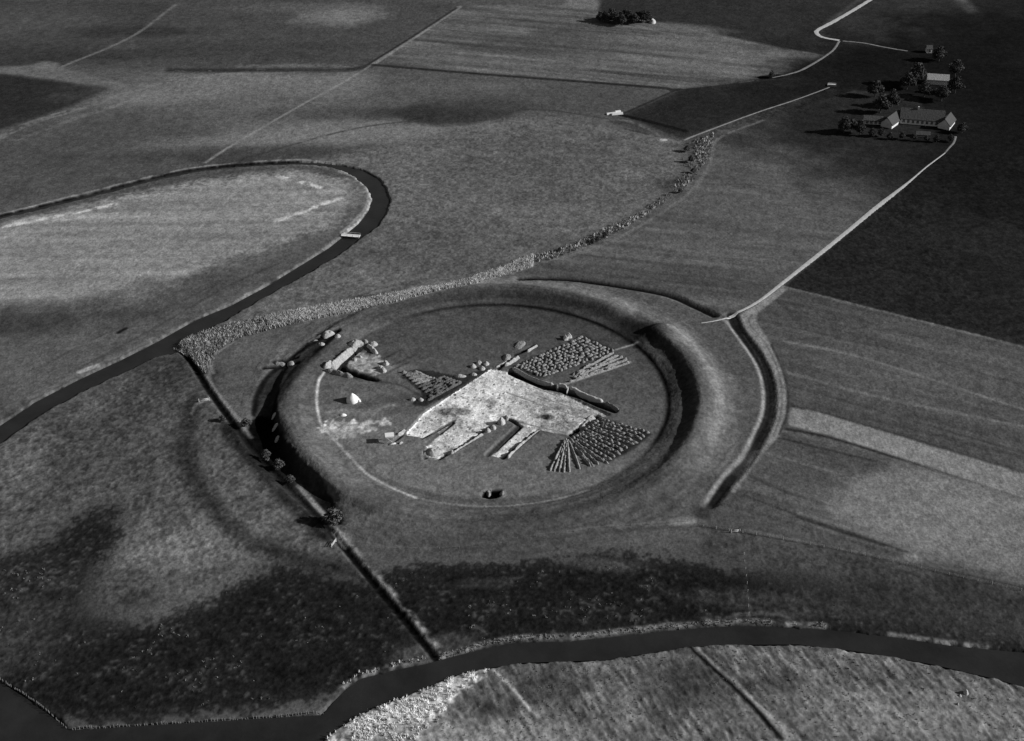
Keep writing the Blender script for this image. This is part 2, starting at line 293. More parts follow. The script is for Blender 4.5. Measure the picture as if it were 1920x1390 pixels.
line([(398,665),(393,690),(396,720),(430,765),(470,815)], 112, 1.6, .6, brk=-.1); line([(400,700),(396,680),(410,660),(440,640)], 112, 1.2, .7)
line([(378,735),(366,760),(355,790)], 96, 1.4, .5, brk=.1); line([(371,757),(392,749)], 104, 1.6, .7)
# ---- rivers
riv_w = G([(-160,880),(-60,860),(0,830),(53,791),(100,761),(167,726),(233,696),(290,668),(340,657),(333,645),(383,621),(483,563),(567,516),(640,473),(672,449),(707,423),(725,396),(730,372),(723,352),(707,332),(680,318),(640,309),(600,304),(560,303),(467,307),(367,317),(283,334),(167,364),(0,404),(-100,428),
           (-100,434),(0,409),(167,369),(283,338.5),(367,321),(467,310.5),(560,306.8),(600,309),(640,317),(662,328),(681,344),(693,357),(698,371),(692,391),(673,417),(647,439),(617,463),(500,535),(433,571),(367,598),(300,636),(233,670),(147,710),(67,751),(0,796),(-60,826),(-160,850)])
riv_s = G([(-150,1270),(0,1277),(50,1308),(90,1337),(130,1367),(300,1356),(450,1347),(605,1338),(640,1297),(673,1271),(740,1254),(797,1243),(823,1236),(857,1227),(924,1210),(974,1202),(1060,1201),(1140,1193),(1280,1178),(1380,1171),(1460,1173),(1547,1178),(1614,1185),(1680,1193),(1780,1208),(1880,1218),(2150,1240),
           (2150,1340),(1920,1285),(1847,1266),(1747,1243),(1614,1220),(1497,1206),(1347,1207),(1280,1212),(1140,1235),(974,1241),(920,1250),(854,1264),(807,1286),(740,1310),(690,1330),(640,1358),(600,1392),(560,1440),(-200,1440)])
for rv, dep in ((riv_w, 1.8), (riv_s, 1.6)):
    m0 = fill(rv); m = sstep(.25, .75, blur(m0, 1.6) + .22 * N3 + .12 * N4); HM = HM * (1 - m) - dep * m; paint(sstep(.3, .7, blur(m0, .5)), 40, .9)
line([(560,303),(467,307),(367,317),(283,334),(167,364),(0,404)], 20, 1.6, .8)
# ---- excavation: sunken floor, trenches
EX = [(757,814),(772,799),(795,772),(823,754),(857,731),(921,689),(949,694),(990,716),(1031,731),(1063,739),(1106,759),(1146,778),(1116,783),(1071,814),(1044,812),(1009,804),(941,858),(919,853),(975,795),(945,782),(911,803),(875,830),(821,858),(800,856),(799,832),(825,812),(821,808),(795,820)]
exw = G(EX); m0 = fill(exw); exm = sstep(.2, .8, blur(m0, .5)); HM -= .9 * exm; paint(exm, 120, .8)
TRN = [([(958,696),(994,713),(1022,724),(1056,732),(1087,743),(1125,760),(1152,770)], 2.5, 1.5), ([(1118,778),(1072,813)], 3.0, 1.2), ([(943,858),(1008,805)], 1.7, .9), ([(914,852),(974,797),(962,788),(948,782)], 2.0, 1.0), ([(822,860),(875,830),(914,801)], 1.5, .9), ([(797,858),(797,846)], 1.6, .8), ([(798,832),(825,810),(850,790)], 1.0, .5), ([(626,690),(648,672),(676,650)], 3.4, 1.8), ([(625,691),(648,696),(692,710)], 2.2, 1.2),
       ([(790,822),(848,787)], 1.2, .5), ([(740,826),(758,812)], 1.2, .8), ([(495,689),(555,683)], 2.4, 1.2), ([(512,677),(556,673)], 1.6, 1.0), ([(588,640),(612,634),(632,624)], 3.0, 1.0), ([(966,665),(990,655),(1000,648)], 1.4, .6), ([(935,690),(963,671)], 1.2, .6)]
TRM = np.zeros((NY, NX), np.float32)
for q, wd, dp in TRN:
    P = G(q); m = lmask(P, wd, .5); HM -= dp * m; k_ = lmask(P, wd * .9, .35); TRM = np.maximum(TRM, k_); paint(k_, 26, .92)  # wall shadow in the trenches painted near-black over the carving
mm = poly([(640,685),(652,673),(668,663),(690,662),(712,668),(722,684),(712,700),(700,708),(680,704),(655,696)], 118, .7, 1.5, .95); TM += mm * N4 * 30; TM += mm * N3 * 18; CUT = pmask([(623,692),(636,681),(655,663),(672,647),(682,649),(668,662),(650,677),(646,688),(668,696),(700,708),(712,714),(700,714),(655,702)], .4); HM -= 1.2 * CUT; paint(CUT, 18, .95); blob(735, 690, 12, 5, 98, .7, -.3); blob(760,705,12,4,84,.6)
for q in [[(722,672),(752,656)], [(735,685),(775,668)], [(728,698),(765,680)]]: line(q, 44, 1.0, .6)
mm = poly([(596,806),(606,790),(625,786),(640,790),(660,786),(682,792),(715,789),(742,780),(750,784),(715,799),(690,808),(676,818),(650,824),(618,822)], 146, .8, 2.2, .9); TM += mm * (N4 * 46 + N3 * 22 + streak(GX, GY, radians(100), 6, 1.2, 2, 61) * 26); blob(650,812,12,5,118,.6,.1); blob(640, 772, 10, 3, 112, .6); blob(715,765,14,3,112,.6,.5); blob(770,745,40,3,60,.6,.3); blob(765, 762, 14, 5, 60, .5, .4)
line([(690,790),(715,765),(740,760)], 118, 1.0, .6); line([(600,780),(620,772),(650,768)], 118, 1.4, .5)
line([(610,697),(598,715),(594,750),(598,780),(606,800),(650,850),(690,890),(735,915),(780,934)], 152, 1.05, 1, .45)
line([(1056,722),(1120,700),(1181,679)], 128, 1.2, .85, .5); line([(1151,657),(1175,650),(1196,644)], 124, 1.0, .8, .5)
blob(850,800,30,30,84,.4); blob(700, 870, 40, 40, 96, .4)
poly([(962,691),(1097,629),(1154,656),(1132,668),(1012,711)], 46, .5, 0, .9); poly([(1118,784),(1148,789),(1222,814),(1190,842),(1136,870),(1064,822),(1092,808)], 40, .5, 0, .9)
poly([(748,704),(770,694),(800,694),(836,702),(868,704),(925,688),(930,691),(860,732),(795,764),(765,758),(786,746),(790,738),(775,722)], 42, .6, 1.2, .9)
line([(612,700),(665,708),(710,716),(750,722),(784,740)], 52, 1.4, .7)
PIT = [(904,932),(908,922),(925,919),(940,919),(936,931),(920,934)]
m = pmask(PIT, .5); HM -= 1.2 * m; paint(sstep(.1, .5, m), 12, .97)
HM = np.where(RD < 110, HM, HM + .12 * N2 * np.clip(RM, 0, 1.5))
HM += (.05 + .10 * RM) * N4 * (.4 + .6 * np.clip(RM, 0, 1.6)) * (1 - exm)
HM += BKM * .22 * streak(GX, GY, radians(-66), 4.5, 1.1, 2, 41)
paint(pmask([(500,596),(560,584),(630,572),(740,554),(860,534),(900,518),(940,504),(1000,480),(1000,500),(940,519),(870,541),(740,573),(640,590),(560,604),(505,616)], .5), 112, .9)
paint(pmask([(325,652),(360,632),(430,611),(500,596),(560,584),(565,604),(500,620),(450,634),(412,655),(395,685),(385,705),(360,672)], .5), 56, .8)
spk = sstep(.30, .50, N4 * .6 + N3 * .35 + N2 * .3 + N1 * .15)
TM = TM * (1 + (.25 + RM) * (.14 * N3 + .20 * N4 + .07 * N2) ) + (TM < 45) * spk * 24 * np.clip(RM - .6, 0, 1) * (GY < 430) 
# track to the farm (tone of the bare strips beside it)
def lin(v): v = np.clip(v, 3, 250) / 255.0; return np.where(v < .04045, v / 12.92, ((v + .055) / 1.055) ** 2.4)
TM = (82 + (TM - 82) * 1.18) * 1.13
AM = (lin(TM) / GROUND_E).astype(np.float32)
def samp(M, x, y):
    x = np.asarray(x, float); y = np.asarray(y, float)
    u = np.clip((x - X0) / CS, 0, NX - 1.001); v = np.clip((y - Y0) / CS, 0, NY - 1.001)
    i = u.astype(int); j = v.astype(int); a = u - i; b = v - j
    return (M[j, i]*(1-a) + M[j, i+1]*a)*(1-b) + (M[j+1, i]*(1-a) + M[j+1, i+1]*a)*b
def hz(x, y): return float(samp(HM, x, y))
def P3(px, py):                                       # photo point on the modelled relief
    z = 0.0
    for _ in range(6): p = at(px, py, z); z = .5*z + .5*hz(p[0], p[1])
    return np.array([p[0], p[1], hz(p[0], p[1])])

# ------------------------------------------------------------------ materials (all neutral: black-and-white film)
MATS = {}
def mat(name, v, var=.25, scale=2.0, bump=.3, rough=.95, attr=False, spec=.1, bscale=None, stretch=None):
    if name in MATS: return MATS[name]
    m = bpy.data.materials.new(name); m.use_nodes = True; n = m.node_tree; L = n.links
    b = n.nodes['Principled BSDF']; b.inputs['Roughness'].default_value = rough; b.inputs['Specular IOR Level'].default_value = spec
    tc = n.nodes.new('ShaderNodeTexCoord'); no = n.nodes.new('ShaderNodeTexNoise'); no.inputs['Scale'].default_value = scale; no.inputs['Detail'].default_value = 5; no.inputs['Roughness'].default_value = .65
    src = tc.outputs['Object']
    if stretch:
        mp = n.nodes.new('ShaderNodeMapping'); mp.inputs['Scale'].default_value = stretch; L.new(src, mp.inputs[0]); src = mp.outputs[0]
    L.new(src, no.inputs['Vector'])
    mr = n.nodes.new('ShaderNodeMapRange'); mr.inputs[1].default_value = .3; mr.inputs[2].default_value = .7; mr.inputs[3].default_value = 1 - var; mr.inputs[4].default_value = 1 + var
    L.new(no.outputs['Fac'], mr.inputs[0])
    mu = n.nodes.new('ShaderNodeMath'); mu.operation = 'MULTIPLY'; L.new(mr.outputs[0], mu.inputs[1])
    if attr:
        a = n.nodes.new('ShaderNodeAttribute'); a.attribute_name = 'tone'; L.new(a.outputs['Fac'], mu.inputs[0])
    else: mu.inputs[0].default_value = v
    L.new(mu.outputs[0], b.inputs['Base Color'])
    if bump:
        no2 = n.nodes.new('ShaderNodeTexNoise'); no2.inputs['Scale'].default_value = bscale or scale; no2.inputs['Detail'].default_value = 4
        L.new(src, no2.inputs['Vector'])
        bp = n.nodes.new('ShaderNodeBump'); bp.inputs['Strength'].default_value = bump; bp.inputs['Distance'].default_value = .5
        L.new(no2.outputs['Fac'], bp.inputs['Height']); L.new(bp.outputs[0], b.inputs['Normal'])
    MATS[name] = m; return m
M_ground = mat('grassland', 0, .30, 1.0, .4, attr=True, spec=0)
M_ex = mat('excavated_subsoil', 0, .26, 1.6, .35, attr=True, spec=0)
M_road = mat('chalk_road', .50, .2, .7, .15)
M_track = mat('gravel_track', .22, .35, .5, .15)
M_path = mat('trodden_path', .26, .3, .8, .15)
M_water = mat('river_water', .022, .35, .06, .12, rough=.3, spec=.35, bscale=.9)
M_spoil = mat('spoil_earth', .36, .35, 1.2, .7)
M_turf = mat('turf_spoil', .24, .45, 1.6, .8)
M_darkturf = mat('dark_turf', .10, .5, 1.5, .8)
M_reed = mat('dry_reed', .55, .4, .3, 0)
M_reed2 = mat('green_reed', .24, .4, .3, 0)
M_reedm = mat('meadow_tussock', .20, .4, .3, 0)
M_white = mat('limewash', .72, .12, .6, .1)
M_canvas = mat('tent_canvas', .82, .05, 1.0, .1)
M_thatch = mat('thatch_roof', .085, .25, 1.2, .4)
M_roofl = mat('grey_thatch', .075, .25, 1.2, .4)
M_glass = mat('window_dark', .012, .1, 3, 0, rough=.3, spec=.4)
M_wood = mat('weathered_wood', .22, .3, 3, .2)
M_pale = mat('pale_boards', .62, .15, 2, .15)
M_bark = mat('bark', .06, .3, 3, .4)
M_leaf = mat('tree_leaves', .055, .5, .4, 0)
M_leaf2 = mat('bush_leaves', .10, .5, .5, 0)
M_stone = mat('field_stone', .35, .3, 2, .4)
M_hay = mat('hay', .48, .25, 4, .6)

def mesh_obj(name, V, Fc, m, parent=None, smoothf=True, tone=None):
    me = bpy.data.meshes.new(name)
    V = np.asarray(V, np.float32)
    if isinstance(Fc, np.ndarray):
        nf, k = Fc.shape
        me.vertices.add(len(V)); me.vertices.foreach_set('co', V.ravel())
        me.loops.add(nf * k); me.loops.foreach_set('vertex_index', Fc.ravel().astype(np.int32))
        me.polygons.add(nf); me.polygons.foreach_set('loop_start', (np.arange(nf) * k).astype(np.int32)); me.polygons.foreach_set('loop_total', np.full(nf, k, np.int32))
        me.update(calc_edges=True)
    else: me.from_pydata([tuple(map(float, v)) for v in V], [], Fc); me.update()
    me.polygons.foreach_set('use_smooth', np.full(len(me.polygons), smoothf)); 
    if tone is not None:
        a = me.attributes.new('tone', 'FLOAT', 'POINT'); a.data.foreach_set('value', np.asarray(tone, np.float32))
    me.materials.append(m)
    o = bpy.data.objects.new(name, me); col.objects.link(o)
    if parent: o.parent = parent
    return o
def tag(o, label=None, cat=None, group=None, kind=None):
    if label: o['label'] = label
    if cat: o['category'] = cat
    if group: o['group'] = group
    if kind: o['kind'] = kind
    return o
def empty(name, loc, rz=0, label=None, cat=None, group=None):
    o = bpy.data.objects.new(name, None); col.objects.link(o); o.location = [float(c) for c in loc]; o.rotation_euler = (0, 0, rz); o.empty_display_size = .5
    return tag(o, label, cat, group)
def grid_faces(nx, ny):
    i = np.arange(nx - 1)[None, :]; j = np.arange(ny - 1)[:, None]; a = (j * nx + i).ravel()
    return np.stack([a, a + 1, a + 1 + nx, a + nx], 1)

# ------------------------------------------------------------------ ground: one sheet out to the horizon
gx = np.concatenate([[-6000, -3500, -2000, -1200, -800, -600, -500], np.arange(-430, -200, .7), np.arange(-200, 200, .4), np.arange(200, 430.1, .7), [500, 600, 800, 1200, 2000, 3500, 6000]])
gy = np.concatenate([[-3000, -1500, -600, -100, 100, 200, 230], np.arange(246, 640, .4), np.arange(640, 1009, .6), [1060, 1150, 1300, 1600, 2200, 3500, 6000]])
QX, QY = np.meshgrid(gx, gy)
zz = samp(HM, QX, QY); oz = (np.abs(QX) > 431) | (QY < 245) | (QY > 1010); zz = np.where(oz, 0, zz)
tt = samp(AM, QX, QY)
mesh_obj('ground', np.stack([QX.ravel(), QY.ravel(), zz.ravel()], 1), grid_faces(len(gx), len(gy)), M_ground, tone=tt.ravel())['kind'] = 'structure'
def in_ex(x, y): return samp(exm, x, y)
# rampart: finer ring-shaped sheet just proud of the ground
ra = np.radians(np.arange(0, 360.01, .36)); rr = np.arange(68.2, 97.2, .42)
A, B = np.meshgrid(ra, rr); x = RC[0] + B*np.cos(A); y = RC[1] + B*np.sin(A)
e = np.minimum(np.clip((B - 68.2) / .8, 0, 1), np.clip((97 - B) / .9, 0, 1))
z = samp(HM, x, y) + .05 * e - .05 * (1 - e) + .05 * fbm(x, y, .9, 2, 33) + e * .22 * fbm(x, y, 3.5, 3, 35) + e * .10 * streak(B, np.degrees(A) * 1.4, 0, 1.6, 16, 2, 36)
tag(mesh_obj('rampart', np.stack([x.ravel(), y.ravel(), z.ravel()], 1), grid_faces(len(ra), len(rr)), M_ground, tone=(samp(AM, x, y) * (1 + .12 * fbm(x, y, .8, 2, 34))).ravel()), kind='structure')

def sheet_line(name, px, wid, m, lift=.06, step=1.0, wn=.25, world=None):
    P = G(px) if world is None else world; P = smooth(P, 10) if len(P) > 2 else P
    seg = np.hypot(*np.diff(P, axis=0).T); s = np.r_[0, np.cumsum(seg)]; n = max(3, int(s[-1] / step)); t = np.linspace(0, s[-1], n)
    C = np.stack([np.interp(t, s, P[:, 0]), np.interp(t, s, P[:, 1])], 1); T = np.gradient(C, axis=0); T /= np.linalg.norm(T, axis=1)[:, None]; Nn = np.stack([-T[:, 1], T[:, 0]], 1)
    wd = np.interp(np.linspace(0, 1, n), np.linspace(0, 1, len(wid)), wid); V = []
    ks = np.linspace(-.5, .5, 5)
    for k in ks:
        wk = wd * k * (1 + wn * fbm(C[:, 0] + 50*k, C[:, 1], 4, 3, 40))
        Q = C + Nn * wk[:, None]; V.append(np.stack([Q[:, 0], Q[:, 1], samp(HM, Q[:, 0], Q[:, 1]) + (lift if abs(k) < .49 else -.05)], 1))
    V = np.stack(V).reshape(-1, 3)
    return tag(mesh_obj(name, V, grid_faces(n, 5), m), kind='structure')
sheet_line('farm_road', [(1772,287),(1735,315),(1700,345),(1640,392),(1560,458),(1470,529),(1430,560),(1400,578),(1368,592)], [.9, 1.2, 3.2, 2.8, 2.9, 2.2, 1.5], M_road, wn=.08)
sheet_line('farm_track', [(1771,288),(1780,277),(1788,268),(1792,256)], [1.0, 1.4, 1.6], M_track)
sheet_line('footpath', [(1385,585),(1368,594),(1345,601),(1315,606)], [1.3, 1.0, .7], M_road, lift=.08)
sheet_line('country_road', [(1660,-18),(1617,9),(1570,37),(1536,55),(1531,62),(1542,70),(1574,76)], [3.5, 3.5, 4.0, 3.0], M_road)
sheet_line('country_track', [(1580,77),(1620,81),(1660,89),(1702,96)], [1.5, 1.8, 1.5], M_track)
sheet_line('field_track', [(1574,77),(1558,98),(1510,128),(1480,139),(1448,146)], [1.8, 1.8, 2.2, 1.2], M_track)
sheet_line('meadow_path', [(1282,263),(1320,248),(1420,211),(1490,188),(1555,164)], [1.8, 1.4, 1.3, 1.1], M_path)
# water sheets
def water(name, P, z):
    from mathutils import Vector
    from mathutils.geometry import tessellate_polygon
    tri = tessellate_polygon([[Vector((p[0], p[1], 0)) for p in P]])
    return tag(mesh_obj(name, [(p[0], p[1], z) for p in P], [list(t) for t in tri], M_water, smoothf=False), kind='structure')
def grow(P, d):
    out = []; n = len(P); ar = sum(P[i][0]*P[(i+1) % n][1] - P[(i+1) % n][0]*P[i][1] for i in range(n)); s = 1 if ar > 0 else -1
    for i in range(n):
        t = P[(i+1) % n] - P[i-1]; t = t / (np.linalg.norm(t) + 1e-9); out.append(P[i] + s * d * np.array([t[1], -t[0]]))
    return np.array(out)
water('river_water', riv_w, -.7); water('stream_water', riv_s, -.6)

# ------------------------------------------------------------------ excavation floor
fx = np.arange(exw[:, 0].min() - 1, exw[:, 0].max() + 1, .22); fy = np.arange(exw[:, 1].min() - 1, exw[:, 1].max() + 1, .28)
A, B = np.meshgrid(fx, fy)
msk = samp(exm, A, B)
hh = samp(HM, A, B) + .06 + .10 * fbm(A, B, 1.2, 3, 51)
u = fbm(A, B, 5, 4, 52); v = fbm(A, B, 1.6, 3, 53)
tn = 200 + 30 * u + 42 * v + 36 * fbm(A, B, .7, 2, 57)
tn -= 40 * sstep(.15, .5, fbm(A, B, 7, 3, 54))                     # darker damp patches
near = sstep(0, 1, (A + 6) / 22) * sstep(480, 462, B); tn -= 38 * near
for (qx, qy, rx, ry, dv) in [(853,769,7,2.4,-62),(1027,779,2.6,1.6,-60),(820,800,3,1.6,-30),(960,740,4,2,-18),(1040,760,6,2.5,-20),(893,705,3,2,-30)]:
    c = at(qx, qy); d = np.hypot((A - c[0]) / rx, (B - c[1]) / ry); tn += dv * (1 - sstep(.8, 1.15, d + .15 * v))
for k in range(420):                                                # post-holes: small dark soil stains
    i = rng.integers(0, len(exw)); t = rng.random(2)
    c = np.array([rng.uniform(fx[0], fx[-1]), rng.uniform(fy[0], fy[-1])]); r = rng.uniform(.2, .42) if k % 13 else rng.uniform(.5, .8)
    ii = np.abs(fx - c[0]) < 1.5; jj = np.abs(fy - c[1]) < 1.5
    if ii.any() and jj.any():
        s = np.ix_(jj, ii); d = np.hypot(A[s] - c[0], B[s] - c[1]); k_ = (1 - sstep(r*.6, r*1.3, d)); tn[s] -= rng.uniform(40, 120) * k_ * (1 if r < .5 else .45); hh[s] -= .25 * k_
def fine_line(q, wd, dv, dz=0):
    global tn, hh
    P = G(q)
    for a, b in zip(P[:-1], P[1:]):
        d = b - a; t = np.clip(((A - a[0])*d[0] + (B - a[1])*d[1]) / (d @ d), 0, 1); D = np.hypot(A - a[0] - t*d[0], B - a[1] - t*d[1]); k_ = 1 - sstep(wd*.3, wd*.7, D); tn = tn + dv * k_; hh = hh + dz * k_
for q, wd, dv, dz in [([(950,733),(1035,763),(1110,785)], .6, -60, -.15), ([(1000,723),(1040,738)], .5, -45, -.1), ([(965,745),(1000,753),(1040,765)], .5, -40, 0), ([(1050,775),(1060,788),(1075,795)], .6, -55, -.1), ([(1010,740),(1095,770),(1130,779)], .5, -45, -.1),
        ([(835,818),(823,800),(865,778)], .5, -30, 0), ([(793,820),(850,786)], .9, -100, -.4), ([(803,822),(835,800)], .7, -70, -.3), ([(960,785),(1012,798),(1060,808)], .6, -50, -.1), ([(950,780),(985,790)], 1.0, -45, 0)]: fine_line(q, wd, dv, dz)
tn = np.clip(tn, 20, 246); q_ = samp(TRM, A, B); tn = tn * (1 - q_) + 30 * q_  # painted trench shade carried on into the floor tone
ok = msk > .45
idx = -np.ones(A.shape, int); idx.ravel()[np.flatnonzero(ok)] = np.arange(ok.sum())
q4 = np.stack([idx[:-1, :-1], idx[:-1, 1:], idx[1:, 1:], idx[1:, :-1]], -1).reshape(-1, 4); q4 = q4[(q4 >= 0).all(1)]
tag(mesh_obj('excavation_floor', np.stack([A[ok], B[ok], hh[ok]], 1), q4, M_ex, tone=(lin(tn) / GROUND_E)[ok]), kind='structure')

# ------------------------------------------------------------------ spoil banks and heaps
def bank(name, px, wid, hgt, m, label, cat='spoil bank', group=None, lump=.35, seed=None, parent=None, step=.45, flat=False):
    seed = seed if seed is not None else R.randint(1, 400)
    W = np.array([P3(*p) for p in px]); P = W[:, :2]; P = smooth(P, 6) if len(P) > 2 else P
    seg = np.hypot(*np.diff(P, axis=0).T); s = np.r_[0, np.cumsum(seg)]; n = max(6, int(s[-1] / step)); t = np.linspace(0, s[-1], n)
    C = np.stack([np.interp(t, s, P[:, 0]), np.interp(t, s, P[:, 1])], 1); T = np.gradient(C, axis=0); T /= np.linalg.norm(T, axis=1)[:, None]; Nn = np.stack([-T[:, 1], T[:, 0]], 1)
    o3 = W[0]; V = []; K = 11; f = np.linspace(0, 1, n); taper = np.clip(np.minimum(f, 1 - f) * s[-1] / max(.4, wid * .55), 0, 1) ** .5
    wn = 1 + .3 * fbm(C[:, 0], C[:, 1], 2.2, 3, seed); hn = 1 + lump * .9 * fbm(C[:, 0] + 9, C[:, 1], 1.9, 3, seed + 1)
    for k in range(K):
        a = -1 + 2 * k / (K - 1); prof = (1 - abs(a) ** (4 if flat else 1.7))
        off = a * wid / 2 * wn * (.35 + .65 * taper); Q = C + Nn * off[:, None]
        zb = samp(HM, Q[:, 0], Q[:, 1]); nz = fbm(Q[:, 0], Q[:, 1], .9, 2, seed + 2)
        z = zb - .12 + hgt * prof * taper * hn * (1 + lump * nz)
        V.append(np.stack([Q[:, 0] - o3[0], Q[:, 1] - o3[1], z - o3[2]], 1))
    o = mesh_obj(name, np.stack(V).reshape(-1, 3), grid_faces(n, K), m, smoothf=True); o.location = o3.tolist()
    return tag(o, label, cat, group)
def heap(px, py, rx, ry, h, m, label, name='spoil_heap', cat='spoil heap', group=None, rot=0, lump=.4):
    c = P3(px, py); seed = R.randint(1, 400); nr, na = 8, 22; V = [(0, 0, h)]; Fc = []
    for i in range(1, nr + 1):
        r = i / nr
        for j in range(na):
            a = 2*pi*j/na; X = cos(a)*rx*r; Y = sin(a)*ry*r; k = 1 + .28 * float(fbm(np.array(X*1.0 + c[0]), np.array(Y + c[1]), 1.6, 3, seed)); X *= k; Y *= k
            xr = X*cos(rot) - Y*sin(rot); yr = X*sin(rot) + Y*cos(rot)
            z = h * (1 - r**1.6) * (1 + lump * float(fbm(np.array(xr*1.3 + c[0]), np.array(yr*1.3 + c[1]), .9, 2, seed + 3)))
            V.append((xr, yr, z + hz(c[0] + xr, c[1] + yr) - c[2] - (.1 if i == nr else 0)))
    for j in range(na):
        Fc.append((0, 1 + j, 1 + (j+1) % na))
        for i in range(nr - 1):
            a = 1 + i*na; Fc.append((a + j, a + na + j, a + na + (j+1) % na, a + (j+1) % na))
    o = mesh_obj(name, V, Fc, m); o.location = c.tolist(); return tag(o, label, cat, group)

bank('spoil_bank', [(961,690),(990,708),(1016,718),(1038,722)], 1.2, .9, M_spoil, 'thin pale bank along the upper trench edge, between heap field and white dig', flat=True, lump=.2)
bank('spoil_bank', [(1044,723),(1056,725),(1064,728)], 1.2, 1.2, M_hay, 'short pale spoil bank where the thin white path meets the long black trench', flat=True, lump=.2)
bank('spoil_bank', [(1068,728),(1078,731),(1087,737),(1108,746),(1131,754)], 1.7, 1.0, M_hay, 'bright spoil bank on the grass side of the long black trench', flat=True, lump=.2)
bank('spoil_bank', [(1134,756),(1148,762),(1160,769)], 1.1, 1.0, M_turf, 'grey turf bank at the right-hand end of the long black trench')
bank('earth_baulk', [(1043,724),(1046,733)], .7, 1.6, M_spoil, 'narrow pale earth baulk crossing the black trench on the left', 'earth baulk')
bank('earth_baulk', [(1066,729),(1062,740)], .7, 1.6, M_spoil, 'narrow pale earth baulk crossing the black trench on the right', 'earth baulk')
bank('spoil_bank', [(1115,783),(1104,793),(1088,806)], 3.0, 1.6, M_spoil, 'stout pale spoil bank between the white dig and the lower right heap field')
bank('spoil_bank', [(1012,806),(985,828),(960,850),(952,860)], 1.6, 1.1, M_spoil, 'straight pale spoil bank along the outer side of the narrow dig strip')
bank('spoil_bank', [(906,814),(884,828),(868,838),(848,850)], 1.5, 1.0, M_spoil, 'long low pale spoil bank below the lower edge of the white dig')
bank('spoil_bank', [(756,829),(748,834)], 1.0, .7, M_spoil, 'tiny pale spoil bank beside the lookout stand')
bank('spoil_bank', [(760,806),(745,817)], 1.4, .8, M_spoil, 'small pale spoil bank at the left tip of the white dig')
heap(812, 849, 3.4, 2.8, 1.8, M_spoil, 'big rounded pale heap at the lower left corner of the white dig')
heap(846, 850, 1.5, 1.6, 1.4, M_spoil, 'small pale heap just right of the big rounded heap')
heap(940, 793, 1.5, 2.0, 2.2, M_hay, 'bright white heap in the notch of the dig')
heap(925, 803, 1.2, 1.4, 1.3, M_spoil, 'low pale heap beside the bright heap in the notch')
heap(950, 786, 1.0, 1.2, 1.3, M_spoil, 'small pale heap at the top corner of the notch')
heap(914, 808, 1.2, 1.4, 1.3, M_spoil, 'pale heap at the right end of the long low bank under the dig')
bank('spoil_bank', [(981,640),(968,655)][::-1], 3.4, .8, M_turf, 'flat rectangular turf stack of the two lying beyond the dig', 'turf stack', flat=True)
bank('spoil_bank', [(1008,648),(998,654),(988,661)], 1.3, 1.0, M_spoil, 'thin pale bank right of the rectangular turf stack')
heap(951, 671, 2.0, 2.8, 1.0, M_turf, 'small square turf stack just above the apex of the dig', cat='turf stack')
bank('spoil_bank', [(974,670),(960,679),(946,687)], 1.7, 1.2, M_spoil, 'pale bank right of the small square turf stack')
bank('spoil_bank', [(957,674),(944,682),(930,689)], .7, .5, M_spoil, 'hair-thin pale bank running down to the apex of the dig')
for (a, b, t) in [(887,688,'leftmost'), (898,681,'topmost'), (904,692,'lowest'), (911,683,'rightmost')]:
    heap(a, b, 1.3, 1.5, 1.2, M_spoil, t + ' of the four small light heaps left of the apex of the dig', group='four heaps left of the apex')
# north-west rampart cut
bank('spoil_bank', [(622,690),(634,682),(650,668),(658,657),(650,656),(636,664),(624,676)][:3] + [(662,658)], 4.0, 1.6, M_spoil, 'long pale bank along the outer side of the black cut through the rampart')
bank('spoil_bank', [(608,692),(616,684),(622,678)], 3.0, 1.6, M_spoil, 'pale bank at the left corner of the rampart cut')
bank('spoil_bank', [(609,695),(625,698),(640,703),(662,708)], 2.6, 1.5, M_turf, 'turf bank on the camp side of the rampart cut')
heap(668, 646, 3.2, 3.4, 1.8, M_spoil, 'lumpy pale heap at the top end of the rampart cut')
bank('spoil_bank', [(660,654),(672,649),(679,645)], 1.2, .9, M_spoil, 'thin bright ridge under the lumpy heap at the rampart cut')
bank('spoil_bank', [(689,648),(697,654),(703,661),(708,664)], 2.2, 1.7, M_hay, 'bright bank right of the top end of the rampart cut')
heap(700, 646, 2.0, 2.0, 1.3, M_spoil, 'soft pale heap above the bright bank at the rampart cut')
heap(685, 641, 1.2, 1.4, 1.2, M_turf, 'small dark-sided heap at the very top of the rampart cut')
for (a, b, t) in [(723,683,'upper'), (714,691,'left'), (718,696,'lower')]:
    heap(a, b, 1.5, 1.6, 1.5, M_spoil, t + ' of three pale heaps between the rampart cut and the dumped turf', group='three heaps by the dumped turf')
bank('spoil_bank', [(672,668),(679,672)], 1.6, .8, M_hay, 'small bright bank inside the rampart cut')
bank('spoil_bank', [(664,672),(666,678)], 2.0, .9, M_spoil, 'low pale lump on the floor of the rampart cut')
